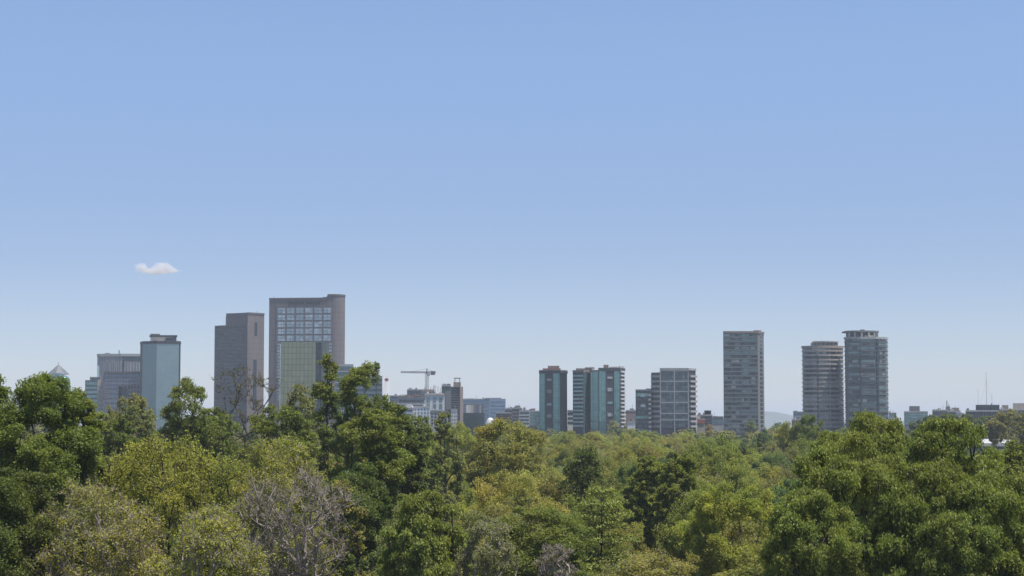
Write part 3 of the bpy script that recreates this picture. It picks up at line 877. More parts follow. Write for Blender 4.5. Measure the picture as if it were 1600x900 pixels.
for (a, c) in storeys(Zv(668, D), zl, 11, .02, .42): MB().strip(seg(fp[0], fp[1], .04, .98), -.3, .6, a, c).build('balcony', W['lgrey'], r)
for (a, c) in storeys(Zv(668, D), zl, 11, .02, .42): MB().strip(seg(fp[2], fp[3], .06, .97), -.3, 1.0, a, c).build('balcony', W['lgrey'], r)
A, B_ = fp[1], fp[2]
rows = [579.5, 596, 612, 629, 646, 656, 668]
for i in range(6):
    for f0, f1 in ((.04, .49), (.53, .98)):
        MB().strip(seg(A, B_, f0, f1), -.05, .1, Zv(rows[i + 1], D), Zv(rows[i], D)).build('window', mat_glass('bay_glass', (.09, .12, .135), (.19, .23, .25), (1.5, 1.75), .35, .15, .14, (.03, .04, .045)) if i == 0 and f0 < .1 else bpy.data.materials['bay_glass'], r)
for v in rows[:6]: MB().strip(A and seg(A, B_, 0, 1), -.05, .3, Zv(v + .9, D), Zv(v - .9, D)).build('frame_beam', W['lgrey'], r)
for f in (0, .49, .97): MB().strip(seg(A, B_, f, f + .035), -.05, .35, za, zt).build('frame_column', W['lgrey'], r)
MB().strip(fp[1:], -.4, .35, zt - .3, zt + .8).build('parapet', W['lgrey'], r)
block(r, 1032, 1074, D + 2, 10, 575, 578.5, W['rail'], 'roof_terrace'); 
r2, fp2, _ = low('apartment_block', 'small block with a bright red front right of the white-framed block', 1088, 1101, 655.5, 1040, 'cream', None, depth=8)
MB().strip(fp2, .0, .3, Zv(661.5, 1040), Zv(655.8, 1040)).build('front_panel', W['red'], r2)
low('apartment_block', 'cream block above the bright red front', 1089, 1100, 649, 1100, 'cream', 'dark', 3, roofbits=((1090, 1094, 646.5, 'grey'),))
low('office_block', 'grey block with a darker roof cube left of the isolated grey tower', 1099, 1113, 649, 1120, 'steel', 'dark', 3, roofbits=((1101, 1110, 642, 'dgrey'), (1100, 1111, 641.2, 'steel')))
low('apartment_block', 'pale blue-grey low block at the left foot of the isolated grey tower', 1112, 1130, 652, 1100, 'lgrey', 'blue', 3, roofbits=((1115, 1121, 650, 'grey'),))

# ---- isolated grey tower
D = 985
r, fp = building('apartment_tower', 'tall isolated rectangular grey apartment tower with irregular window bands', [(1130.5, D - 2), (1184.5, D - 2), (1194, D + 8)], 18)
za = r.location.z - 2; zt = Zv(519.5, D)
body(r, fp, 9, zt, W['grey'])
A, B_, C_ = fp
zs = storeys(Zv(676, D), zt - .6, 23, .0, 1)
for i, (a, c) in enumerate(zs):
    h = c - a
    for f0, f1 in ((.015, .20), (.22, .50), (.53, .74), (.76, .985)):
        dark = rb.random()
        o = rb.choice((.15, .15, .3))
        MB().strip(seg(A, B_, f0, f1), -.05, o, a + h * .36, a + h * .93).build('window', GL['dark'] if dark < .25 else (GL['mixed'] if dark < .8 else GL['tealwin']), r) if len([1 for ch in r.children if ch.name.startswith('window')]) < 100 else None
    MB().strip(seg(A, B_, 0, 1), -.05, .45, a, a + h * .30).build('balcony', W['rail'], r)
    MB().strip(seg(B_, C_, .35, .75), -.05, .12, a + h * .3, a + h * .9).build('side_window', GL['dark'], r)
MB().strip(fp, -.3, .4, zt - .5, zt + .6).build('parapet', W['tan'], r)
block(r, 1178, 1190, D + 3, 5, 516, 519.5, W['tan'], 'plant_room'); block(r, 1134, 1146, D + 3, 5, 518, 519.6, W['white'], 'roof_canopy'); block(r, 1150, 1175, D + 3, 5, 517.6, 519.5, W['tan'], 'plant_room')

# ---- low blocks between the towers
low('office_block', 'far grey block with a light roof left of the round tower', 1239, 1256, 645, 1200, 'lgrey', 'blue', 4, roofbits=((1241, 1254, 643, 'grey'),))
low('house', 'salmon-red small block at the left foot of the round tower', 1236.5, 1248, 656.5, 1100, mat_wall('salmon_paint', (.48, .20, .18), .8, .12), 'grey', 2, kind='panes', nx=2, vb=672)
low('house', 'white narrow block touching the left side of the round tower', 1248, 1254, 655, 1100, 'white', None)
low('house', 'tiny far grey roofs in the gap between the isolated tower and the round tower', 1209, 1224, 664, 1300, 'steel', None, roofbits=((1211, 1215, 661.5, 'steel'), (1219, 1222, 662.5, 'lgrey')))

# ---- round tower
D = 1010
def arcfront(u0, u1, D, bulge, n=12):
    out = []
    for k in range(n + 1):
        t = k / n
        out.append((u0 + (u1 - u0) * (1 - math.cos(PI * t)) / 2, D - bulge * math.sin(PI * t)))
    return out
r, fp = building('round_tower', 'rounded pale concrete apartment tower with dark horizontal window bands, left one of the right-hand pair', arcfront(1254, 1318, D + 4, 8), 14)
za = r.location.z - 2; zt = Zv(542.5, D)
body(r, fp, 12, zt, mat_wall('pale_round_concrete', (.52, .49, .47), .8, .1))
zs = storeys(Zv(682, D), zt, 20, 0, 1)
def subpoly(fp, f0, f1):
    n = len(fp) - 1; out = []
    for k in range(9):
        f = (f0 + (f1 - f0) * k / 8) * n; i = min(n - 1, int(f)); t = f - i
        out.append((fp[i][0] + (fp[i + 1][0] - fp[i][0]) * t, fp[i][1] + (fp[i + 1][1] - fp[i][1]) * t))
    return out
for i, (a, c) in enumerate(zs):
    h = c - a
    strong = (i % 4 == 1) or i in (10, 14, 15)
    for f0, f1 in ((.12, .40), (.44, .60), (.62, .93)):
        if strong: MB().strip(subpoly(fp, f0, f1), -.05, .1, a + h * .38, a + h * .90).build('window', GL['dark'], r)
        else: MB().strip(subpoly(fp, f0, f1), -.05, .1, a + h * .44, a + h * .86).build('window', GL['mixed'] if i % 3 == 0 else GL['pale'], r)
    MB().strip(fp, -.05, .5, a, a + h * .16).build('floor_slab', W['cream'], r)
MB().strip(subpoly(fp, .405, .435), -.05, .3, za, zt - 4).build('pilaster', W['dgrey'], r)
MB().strip(fp, -.3, .45, zt - .5, zt + .7).build('parapet', W['beige'], r)
pf = [pt(u, d) for u, d in arcfront(1271, 1310, D + 4, 6)]
b = MB(); b.prism(pf + [(pf[-1][0], D + 12), (pf[0][0], D + 12)], zt, Zv(534.5, D)); pr9 = b.build('plant_room', W['grey'], r)
MB().strip(pf, -.3, .5, Zv(534.8, D), Zv(533, D)).build('roof_slab', W['lgrey'], pr9)
for k in range(8): MB().strip(subpoly(pf, .06 + .115 * k, .13 + .115 * k), -.05, .12, Zv(541, D), Zv(536.5, D)).build('louvre', W['dgrey'], pr9)

# ---- crowned tower
D = 990
r, fp = building('apartment_tower', 'tallest right-hand grey-green tower crowned by a flat roof slab on posts', [(1320.5, D + 3)] + [(1326, D - 2), (1345, D - 4), (1369, D - 4), (1383, D - 1), (1387.5, D + 5)], 18)
za = r.location.z - 2; zt = Zv(528.5, D)
body(r, fp, 13, zt, W['grey'])
zs = storeys(Zv(678, D), zt, 22, 0, 1)
for i, (a, c) in enumerate(zs):
    h = c - a
    hv = i in (4, 8, 11, 14, 17)
    for s_, k in ((fp[0:2], 0), (seg(fp[1], fp[2], .02, .95), 1), (seg(fp[2], fp[3], .02, .94), 2), (seg(fp[3], fp[4], .3, .98), 3)):
        if k == 0: continue
        g_ = GL['dark'] if hv else (GL['mixed'] if (i * 7 + k * 3) % 5 < 3 else GL['tealwin'])
        MB().strip(s_, -.05, .15, a + h * (.2 if hv else .36), a + h * .9).build('window', g_, r)
    MB().strip(fp, -.05, .42 if not hv else .1, a, a + h * .2).build('floor_slab', W['rail'], r)
    MB().strip(seg(fp[4], fp[5], .1, .9), -.05, .2, a + h * .35, a + h * .9).build('side_window', GL['dark'], r)
MB().strip(seg(fp[3], fp[4], .04, .27), -.05, .5, za, zt - 1).build('dark_shaft', GL['navy'], r)
MB().strip(seg(fp[1], fp[2], .955, .995), -.05, .5, za, zt - 6).build('fin', W['dgrey'], r)
MB().strip(seg(fp[2], fp[3], .0, .03), -.05, .5, za, zt - 6).build('fin', W['dgrey'], r)
MB().strip(fp, -.3, .5, zt - .5, zt + .6).build('parapet', W['lgrey'], r)
cr = [pt(u, d) for u, d in arcfront(1321.5, 1374.5, D + 4, 6)]
cr2 = [pt(u, d) for u, d in arcfront(1327, 1371, D + 5, 5)]
b = MB(); b.prism(cr2 + [(cr2[-1][0], D + 12), (cr2[0][0], D + 12)], zt, Zv(519, D)); pr10 = b.build('plant_room', W['mauve2'], r)
b = MB(); b.prism(cr + [(cr[-1][0], D + 14), (cr[0][0], D + 14)], Zv(519, D), Zv(516.5, D)); b.build('crown_slab', W['grey'], r)
for k in range(7):
    p = subpoly(cr, .06 + .14 * k, .09 + .14 * k)
    MB().strip([p[0], p[-1]], -.6, -.1, zt, Zv(519, D)).build('crown_post', W['lgrey'], r)
for k in range(3): MB().strip(subpoly(cr2, .1 + .27 * k, .32 + .27 * k), -.05, .12, Zv(526, D), Zv(521.5, D)).build('window', GL['dark'], pr10)
block(r, 1345, 1352, D + 6, 3, 514.8, 516.6, W['steel'], 'roof_unit')
block(r, 1352, 1366, D - 1, .8, 524, 527.5, W['cream'], 'roof_canopy')

# ---- low skyline at the right
low('house', 'pale far block just right of the crowned tower', 1388, 1400, 646, 1300, 'lgrey', 'blue', 3)
low('office_block', 'teal-grey block with a square upper cube, right of the crowned tower', 1412, 1449, 644, 1020, 'rail', 'teal_l', 4, kind='full', roofbits=((1420, 1436.5, 634.5, 'steel'),))
low('apartment_block', 'low brown block with a white dome-like tank on its roof', 1456, 1480, 641.5, 1120, 'tan', 'dark', 3, roofbits=((1461, 1467, 639, 'white'), (1457, 1460, 639.5, 'tan')))
r, fp, zt = low('apartment_block', 'brown block with stacked roof rooms and a short mast', 1474, 1500, 643, 1180, 'tan', 'dark', 4, roofbits=((1477, 1484, 635, 'steel'), (1486, 1498, 637, 'tan'), (1491, 1500, 641, 'cream')))
mast(r, 1479, 1184, 636, 626, .3); mast(r, 1482, 1184, 636, 631, .2)
low('house', 'white sloping roof piece below the stacked roof rooms', 1493, 1501, 645, 1080, 'white', None)
D = 1000
r, fp, zt = low('office_block', 'dark low office block with vertical ribs and a taller dark cube behind', 1508, 1560, 642.5, D, 'dgrey', None, depth=20)
for k in range(13): MB().strip(seg(*fp, (k + .25) / 13, (k + .8) / 13), -.05, .15, Zv(666, D), Zv(644.5, D)).build('window', GL['navy'], r)
us = block(r, 1524, 1561, D + 4, 14, 632.5, 642.5, W['black'], 'upper_storey')
for k in range(7): block(us, 1526 + k * 5, 1529.5 + k * 5, D + 3.8, .5, 635, 641, GL['navy'], 'window')
mast(r, 1549, D + 10, 633, 630, .3, 'roof_post')
for i, (u, v, lab) in enumerate(((1541, 581, 'tall thin radio mast above the dark office block'), (1528, 608, 'short faint radio mast left of the tall mast'), (1549.5, 614, 'short faint radio mast right of the tall mast'))):
    DD = 1600
    o = empty('radio_mast', (X(u, DD), DD, gz(X(u, DD), DD))); tag(o, lab, 'mast', 'radio masts on the skyline')
    rr = .2 if i == 0 else .13
    MB().tube((X(u, DD), DD, o.location.z), (X(u, DD), DD, Zv(v, DD)), rr * 1.3, 5, rr * .6).build('mast_pole', W['steel'], o)
    if i == 0:
        b = MB()
        for k in (-1, 1): b.tube((X(u, DD), DD, Zv(v + 12, DD)), (X(u, DD) + k * 16, DD, o.location.z), .05, 3)
        b.build('guy_wires', W['steel'], o)
low('office_block', 'long grey block with a flat overhanging roof at the right edge', 1556, 1640, 640.5, 1060, 'grey', 'dark', 4, roofbits=((1565, 1575, 633, 'tan'), (1582, 1640, 630, 'beige')))
# sheds with white roofs among the right-hand trees
D = 640
r, fp = building('long_shed', 'long low shed with a white metal roof strip at the right', [(1512, D), (1660, D)], 10, cat='shed')
zt = Zv(691, D)
body(r, fp, 10, zt - 1.4, W['grey'])
b = MB(); x0, x1 = fp[0][0] - 1, fp[1][0]
b.box(x0, x1, D - 1, D + 11, zt - 1.35, zt - .4); b.prism([(x0, D - 1), (x1, D - 1), (x1, D + 11), (x0, D + 11)], zt - .4, zt, [zt - .3, zt - .3, zt + 1.0, zt + 1.0]); b.build('roof', M['roof_metal'], r)
D = 655
r, fp = building('hangar', 'arched pale roof rising at the right edge behind the long shed', [(1583, D), (1680, D)], 14, cat='shed')
b = MB(); xa, xb = fp[0][0], fp[1][0]; zg = Zv(690, D); n = 14
pr = []
for k in range(n + 1):
    t = k / n; pr.append((xa + (xb - xa) * t, zg + 4.2 * math.sin(PI * t) ** .9))
for k in range(n):
    (xk, zk), (xn, zn) = pr[k], pr[k + 1]
    b.prism([(xk, D), (xn, D), (xn, D + 14), (xk, D + 14)], r.location.z - 1, zg, [zk, zn, zn, zk])
b.build('arched_roof', mat_wall('grey_metal_roof', (.5, .5, .5), .5, .1), r)
# ================================================================ trees
M['leaf'] = mat_leaf('foliage')
M['needle'] = mat_leaf('needles', .12, var=.35)
M['bark'] = mat_wall('bark', (.10, .085, .07), .95, .4, .8, False)
M['bark_pale'] = mat_wall('bark_pale', (.29, .245, .21), .95, .3, .8, False)
M['bark_dark'] = mat_wall('bark_dark', (.05, .042, .034), .95, .35, .8, False)

def skeleton(rg, base_h, att, lean=(0, 0), trunk_h=None, step=.9, bias=.28, jit=.10):
    """greedy branching: every attractor is joined to the nearest suitable node"""
    pos = [np.array([0., 0., -.6])]; par = [-1]; pl = [0.]
    top = trunk_h or base_h
    nseg = max(3, int(top / 1.0))
    for i in range(1, nseg + 1):
        t = i / nseg
        z = top * t
        p = np.array([lean[0] * t + rg.normal(0, .09) * t, lean[1] * t + rg.normal(0, .09) * t, z])
        pos.append(p); par.append(len(pos) - 2); pl.append(pl[-1] + top / nseg)
    first_ok = max(1, int(nseg * min(.95, base_h / top)) - 1)
    order = np.argsort(np.linalg.norm(att - pos[-1][None] * np.array([1, 1, .8]), axis=1) + rg.uniform(0, 1.5, len(att)))
    PA = np.zeros((len(att) * 14 + 200, 3)); n = len(pos); PA[:n] = pos
    PL = np.zeros(len(PA)); PL[:n] = pl
    PR = np.full(len(PA), -1, int); PR[:n] = par
    ok = np.zeros(len(PA), bool); ok[first_ok:n] = True
    tips = []
    for k in order:
        a = att[k]
        d = np.linalg.norm(PA[:n] - a, axis=1)
        up = np.maximum(0, PA[:n, 2] - a[2] + .3)
        cost = d + bias * PL[:n] + 1.2 * up
        cost[~ok[:n]] = 1e9
        j = int(np.argmin(cost))
        L = d[j]; m = max(1, int(L / step))
        p0 = PA[j].copy(); prev = j
        sag = L * .10
        for i in range(1, m + 1):
            if n >= len(PA) - 2: break
            t = i / m
            p = p0 + (a - p0) * t
            p[2] += -sag * math.sin(PI * t)
            if i < m: p += rg.normal(0, jit * step, 3)
            PA[n] = p; PR[n] = prev; PL[n] = PL[prev] + L / m; ok[n] = True
            prev = n; n += 1
        tips.append(prev)
    return PA[:n], PR[:n], np.array(tips), nseg

def radii(PR, r0, expo=2.2, rmax=None):
    n = len(PR); acc = np.zeros(n); child = np.zeros(n, int)
    for i in range(n - 1, 0, -1):
        if child[i] == 0: acc[i] = r0 ** expo
        acc[PR[i]] += acc[i]; child[PR[i]] += 1
    r = acc ** (1 / expo)
    if rmax: r = np.minimum(r, rmax)
    return r

def tubes(PA, PR, R, thin=.0):
    vs = []; fs = []; base = 0
    idx = np.arange(1, len(PA)); idx = idx[R[idx] > thin]
    for k, sel in ((4, idx[R[idx] < .05]), (7, idx[R[idx] >= .05])):
        if len(sel) == 0: continue
        a = PA[PR[sel]]; b = PA[sel]; d = b - a
        L = np.linalg.norm(d, axis=1, keepdims=True) + 1e-6; d = d / L
        ref = np.where(np.abs(d[:, 2:3]) > .9, np.array([[1., 0, 0]]), np.array([[0., 0, 1.]]))
        u = np.cross(d, ref); u /= np.linalg.norm(u, axis=1, keepdims=True) + 1e-9
        w_ = np.cross(d, u)
        ra = np.minimum(R[PR[sel]], R[sel] * 1.35)[:, None]; rb = R[sel][:, None]
        a = a - d * ra * .3
        n = len(sel)
        V = np.zeros((n, 2 * k, 3))
        for i in range(k):
            t = 2 * PI * i / k
            o = u * math.cos(t) + w_ * math.sin(t)
            V[:, i] = a + o * ra; V[:, k + i] = b + o * rb
        F = np.zeros((n, k, 4), int)
        off = base + np.arange(n) * 2 * k
        for i in range(k):
            j = (i + 1) % k
            F[:, i, 0] = off + i; F[:, i, 1] = off + j; F[:, i, 2] = off + k + j; F[:, i, 3] = off + k + i
        vs.append(V.reshape(-1, 3)); fs.append(F.reshape(-1, 4)); base += n * 2 * k
    return np.concatenate(vs), np.concatenate(fs)

def leaves(rg, C, L, W, up=.5, axis=None, axis_mix=.0):
    n = len(C)
    a = rg.normal(0, 1, (n, 3))
    if axis is not None: a = a * (1 - axis_mix) + axis * axis_mix * 1.7
    a /= np.linalg.norm(a, axis=1, keepdims=True) + 1e-9
    nn = rg.normal(0, 1, (n, 3)); nn[:, 2] = np.abs(nn[:, 2]) + up
    b = np.cross(nn, a); b /= np.linalg.norm(b, axis=1, keepdims=True) + 1e-9
    s = rg.uniform(.7, 1.3, (n, 1))
    V = np.stack([C - a * L * s * .5, C + b * W * s * .5 + a * L * .08, C + a * L * s * .5, C - b * W * s * .5 + a * L * .08], 1)
    F = np.arange(n * 4).reshape(n, 4)
    return V.reshape(-1, 3), F

def leaf_mesh(rg, name, V, F, mat):
    me = np_mesh(name, V, F, mat)
    at = me.attributes.new('tint', 'FLOAT', 'FACE')
    at.data.foreach_set('value', rg.random(len(F)).astype(np.float32))
    return me

def ball(rg, n, r=1.0, flat=1.0):
    v = rg.normal(0, 1, (n, 3)); v /= np.linalg.norm(v, axis=1, keepdims=True)
    v *= (rg.random((n, 1)) ** .45) * r
    v[:, 2] *= flat
    return v

def crown_attractors(rg, R, z0, z1, nl, na, lobe=.34, shape='broad', up_only=.35, sep=.62, infill=0.0):
    """lobes spread over an uneven envelope, attractors over each lobe's outer, upper side"""
    zc = z0 + (z1 - z0) * (.45 if shape != 'column' else .5); 
    att = []; lob = []
    tries = 0
    ph = rg.uniform(0, 6.28, 6)
    while len(lob) < nl and tries < nl * 60:
        tries += 1
        th = rg.uniform(0, 2 * PI); t = rg.random()
        z = z0 + (z1 - z0) * (t ** .8)
        s = (z - z0) / (z1 - z0)
        if shape == 'broad': prof = math.sqrt(max(.02, 1 - (max(0, s - .38) / .62) ** 2)) * (.55 + .45 * min(1, s / .3))
        elif shape == 'dome': prof = math.sqrt(max(.02, 1 - s ** 2)) 
        elif shape == 'column': prof = (math.sin(PI * min(1, .12 + s * .86))) ** .6
        elif shape == 'vase': prof = .35 + .65 * s if s < .75 else math.sqrt(max(.02, 1 - ((s - .75) / .25) ** 2 * .8))
        elif shape == 'cone': prof = 1.05 - s
        prof *= 1 + .22 * math.sin(2 * th + ph[0]) * .6 + .13 * math.sin(3 * th + ph[1] + 3 * s)
        rr = R * prof * rg.uniform(.35, .98) ** .6
        p = np.array([rr * math.cos(th), rr * math.sin(th), z])
        lr = R * lobe * rg.uniform(.7, 1.25)
        p[:2] *= max(.2, 1 - .5 * lr / (R * max(prof, .2)))
        if z + lr * .5 > z1: p[2] = z1 - lr * rg.uniform(.4, .8)
        if any(np.linalg.norm((p - q) * np.array([1, 1, 1.2])) < sep * (lr + l2) for q, l2 in lob): continue
        lob.append((p, lr))
    per = max(3, na // max(1, len(lob)))
    for p, lr in lob:
        n = int(per * (lr / (R * lobe)) ** 2) + 2
        v = rg.normal(0, 1, (n * 3, 3)); v /= np.linalg.norm(v, axis=1, keepdims=True)
        out = p.copy(); out[2] = (out[2] - zc) * .7 + R * .35; out /= np.linalg.norm(out) + 1e-6
        v = v[(v @ out) > -up_only][:n]
        q = p + v * lr * rg.uniform(.55, 1.0, (len(v), 1)) * np.array([1, 1, .85])
        att.append(q)
    if infill:      # looser sprays that bridge neighbouring lobes
        LP = np.array([p for p, l in lob])
        n = int(len(LP) * per * infill)
        a = rg.integers(0, len(LP), n)
        dd = np.linalg.norm(LP[a][:, None] - LP[None], axis=2); dd[dd < .01] = 99
        b = np.argsort(dd, 1)[np.arange(n), rg.integers(0, min(4, len(LP) - 1), n)]
        t = rg.uniform(.2, .8, (n, 1))
        att.append(LP[a] * (1 - t) + LP[b] * t + rg.normal(0, R * .09, (n, 3)) + np.array([0, 0, R * .08]))
    return np.concatenate(att), lob

def tree_meshes(kind, seed, H, R, leaf=.2, dens=1.0, leafmat=None, bark=None, crown0=None, lean=(0, 0)):
    """returns (trunk mesh, crown mesh) at real size, base at the origin"""
    rg = np.random.default_rng(seed)
    z0 = H * .28 if crown0 is None else crown0
    lm = leafmat or M['leaf']; bk = bark or M['bark']
    area = 4 * R * R + 3 * R * (H - z0)         # rough silhouette measure
    LV = []; 
    def add(V): LV.append(V)
    if kind in ('broad', 'dark', 'dome', 'column', 'airy', 'vase', 'bare', 'sparse'):
        shape = {'broad': 'broad', 'dark': 'broad', 'dome': 'dome', 'column': 'column', 'airy': 'broad', 'vase': 'vase', 'bare': 'vase', 'sparse': 'broad'}[kind]
        nl = {'broad': 34, 'dark': 40, 'dome': 34, 'column': 44, 'airy': 38, 'vase': 26, 'bare': 26, 'sparse': 24}[kind]
        lobe = {'broad': .34, 'dark': .33, 'dome': .34, 'column': .40, 'airy': .30, 'vase': .30, 'bare': .34, 'sparse': .28}[kind]
        nat = int({'broad': 300, 'dark': 330, 'dome': 300, 'column': 420, 'airy': 430, 'vase': 280, 'bare': 240, 'sparse': 260}[kind] * min(1.9, max(.35, .2 / leaf)))
        att, lob = crown_attractors(rg, R, z0, H, nl, nat, lobe, shape, infill=.35 if kind in ('airy', 'vase', 'column', 'sparse') else .1)
        if lean != (0, 0): att[:, :2] += np.array(lean)[None] * (att[:, 2:3] / H)
        PA, PR, tips, ns = skeleton(rg, z0, att, lean, trunk_h=z0 + (H - z0) * (.75 if kind == 'column' else .3), step=max(.7, leaf * 3.5))
        RR = radii(PR, .016 if kind != 'bare' else .020, 2.25)
        RR[:3] *= 1.15
        scale = (.16 + R * .035) / max(RR[1], .01); RR[RR > .06] *= max(1.0, min(1.5, scale))
        tipc = PA[tips]
        cov = {'broad': 3.2, 'dark': 4.2, 'dome': 3.6, 'column': 4.0, 'airy': 1.9, 'vase': 1.7, 'bare': .10, 'sparse': .95}[kind] * dens
        n = int(cov * area / (leaf * leaf * .30))
        rc = {'broad': .15, 'dark': .15, 'dome': .15, 'column': .30, 'airy': .14, 'vase': .13, 'bare': .12, 'sparse': .13}[kind] * R
        k = rg.integers(0, len(tipc), n)
        C = tipc[k] + ball(rg, n, rc, .8) * rg.uniform(.5, 1.25, (len(tipc), 1))[k]
        if kind in ('airy', 'vase', 'sparse', 'bare'):
            # extra fine twigs fanning out of every tip
            pass
        V, F = leaves(rg, C, leaf * 1.15, leaf * .62, 1.0)
        if kind in ('bare', 'airy', 'sparse'):
            PA, PR, RR = add_twigs(rg, PA, PR, RR, tips, 6 if kind == 'bare' else 8, R * (.20 if kind == 'bare' else .12), max(.007, leaf * .04) if kind != 'bare' else .010)
        tv, tf = tubes(PA, PR, RR)
        return np_mesh('trunk', tv, tf, bk, True), leaf_mesh(rg, 'crown', V, F, lm)
    if kind == 'weeping':
        att, lob = crown_attractors(rg, R, z0, H, 64, int(420 * min(1.5, .2 / leaf)), .22, 'broad', .15, .80)
        PA, PR, tips, ns = skeleton(rg, z0 * .7, att, lean, trunk_h=H * .5)
        RR = radii(PR, .018, 2.2)
        tipc = PA[tips]
        nst = int(len(tipc) * 12)
        k = rg.integers(0, len(tipc), nst)
        off_ = ball(rg, nst, R * .085, .5); top = tipc[k] + off_
        out = top * .25 / R + off_ / (R * .085); out[:, 2] = 0; out /= np.linalg.norm(out, axis=1, keepdims=True) + 1e-6
        ln = rg.uniform(.35, 1.0, nst) * R * .20 * rg.uniform(.6, 1.5, len(tipc))[k]
        per = max(8, int(dens * 4.2 * area / (leaf * leaf * .30) / nst))
        t = rg.random((nst, per)) ** .85
        Cx = top[:, None, :] + out[:, None, :] * (np.sin(t * 1.9) * (ln * .30)[:, None])[..., None]
        Cx[..., 2] -= (t ** 1.35) * ln[:, None] - .12 * np.sin(t * PI) * ln[:, None]
        Cx += rg.normal(0, .055 + leaf * .12, Cx.shape)
        C = Cx.reshape(-1, 3)
        ax = np.tile(np.array([[0., 0., -1.]]), (len(C), 1)) + np.repeat(out, per, 0) * .35
        V, F = leaves(rg, C, leaf * 1.35, leaf * .48, .8, ax, .5)
        tv, tf = tubes(PA, PR, RR)
        return np_mesh('trunk', tv, tf, bk, True), leaf_mesh(rg, 'crown', V, F, lm)
    if kind in ('conifer', 'layered'):
        PAl = [np.array([0., 0., -.5])]; PRl = [-1]
        nz = int(H / .8)
        for i in range(1, nz + 1): PAl.append(np.array([rg.normal(0, .03), rg.normal(0, .03), H * i / nz])); PRl.append(len(PAl) - 2)
        tr = {i: max(.03, ((.02 if kind == 'conifer' else .012) * H) * (1 - i / (nz + 1))) for i in range(nz + 1)}
        rad = [tr[i] for i in range(nz + 1)]
        C = []; 
        tiers = int((H - z0) / (.75 if kind == 'conifer' else .95))
        for q in range(tiers):
            s = (q + rg.uniform(0, .5)) / tiers; z = z0 + (H - z0) * s
            Lq = R * (1 - s) ** (.85 if kind == 'conifer' else .6) + .25
            nb = rg.integers(7, 10) if kind == 'conifer' else rg.integers(5, 8)
            a0 = rg.uniform(0, 6.28)
            j0 = min(nz, max(1, int(z / H * nz)))
            for b in range(nb):
                th = a0 + b * 2 * PI / nb + rg.normal(0, .18); Lb = Lq * rg.uniform(.55 if kind == 'layered' else .75, 1.12)
                m = max(3, int(Lb / .8)); prev = j0
                d = np.array([math.cos(th), math.sin(th), 0])
                pts = []
                for i in range(1, m + 1):
                    t = i / m
                    p = np.array([0, 0, z]) + d * Lb * t
                    p[2] += (.10 * Lb * math.sin(t * 2.2) if kind == 'layered' else -.20 * Lb * t + .12 * Lb * t * t)
                    PAl.append(p); PRl.append(prev); prev = len(PAl) - 1; rad.append(max(.012, .055 * (1 - t) * Lb / R)); pts.append(p)
                pts = np.array(pts)
                n = int(dens * (150 if kind == 'conifer' else 420) * (Lb / 3.0) ** 1.3 * (.2 / leaf) ** 1.6) + 6
                tt = rg.random(n) ** .7
                pi_ = np.minimum(len(pts) - 1, (tt * len(pts)).astype(int))
                wdt = (.34 if kind == 'conifer' else .40) * Lb * (np.sin(PI * np.clip(tt * .9 + .08, 0, 1))) + .1
                side = np.array([-d[1], d[0], 0])
                cc = pts[pi_] + side * (rg.uniform(-1, 1, (n, 1)) * wdt[:, None]) + d * rg.normal(0, .15, (n, 1))
                cc[:, 2] += rg.normal(0, .09, n) - (.22 if kind == 'conifer' else .10) * np.abs(cc - pts[pi_])[:, :2].sum(1)
                C.append(cc)
        C = np.concatenate(C)
        V, F = leaves(rg, C, leaf * 1.4, leaf * .5, 1.6)
        tv, tf = tubes(np.array(PAl), np.array(PRl), np.array(rad))
        return np_mesh('trunk', tv, tf, bk, True), leaf_mesh(rg, 'crown', V, F, lm)

def add_twigs(rg, PA, PR, RR, tips, n, L, r):
    """a spray of fine twigs from every branch tip"""
    T = PA[tips]; D = T - PA[PR[tips]]; D /= np.linalg.norm(D, axis=1, keepdims=True) + 1e-6
    k = np.repeat(np.arange(len(tips)), n)
    d = D[k] * .9 + rg.normal(0, .62, (len(k), 3)); d[:, 2] += .28
    d /= np.linalg.norm(d, axis=1, keepdims=True) + 1e-6
    ln = rg.uniform(.4, 1.1, (len(k), 1)) * L
    mid = T[k] + d * ln * .5
    end = mid + (d + rg.normal(0, .25, d.shape)) * ln * .5
    n0 = len(PA); m = len(k)
    PA = np.concatenate([PA, mid, end])
    PR = np.concatenate([PR, tips[k], n0 + np.arange(m)])
    RR = np.concatenate([RR, np.full(m, r), np.full(m, r * .6)])
    return PA, PR, RR

TREES = []       # (root, species words, u, v_top, D, width px)
def place_tree(meshes, x, y, z, sx, sz, rot, tint, species, name, label=None, group=None):
    r = empty(name, (x, y, z))
    r.rotation_euler = (0, 0, rot); r.scale = (sx, sx, sz)
    link('trunk', meshes[0], r)
    c = link('crown', meshes[1], r)
    c.color = (*tint, 1)
    r['category'] = 'tree'
    if label: r['label'] = label
    if group: r['group'] = group
    TREES.append((r, species, label))
    return r

TINT = {
    'fresh yellow-green': (.31, .305, .07),
    'olive': (.30, .275, .08),
    'mid-green': (.195, .215, .05),
    'deep green': (.165, .195, .047),
    'dark green': (.12, .14, .04),
    'bright green': (.225, .25, .06),
    'grey-green': (.245, .245, .10),
    'blue-green': (0.122, 0.165, 0.065),
    'brownish olive': (.245, .225, .085),
    'bare grey': (.15, .14, .05),
}

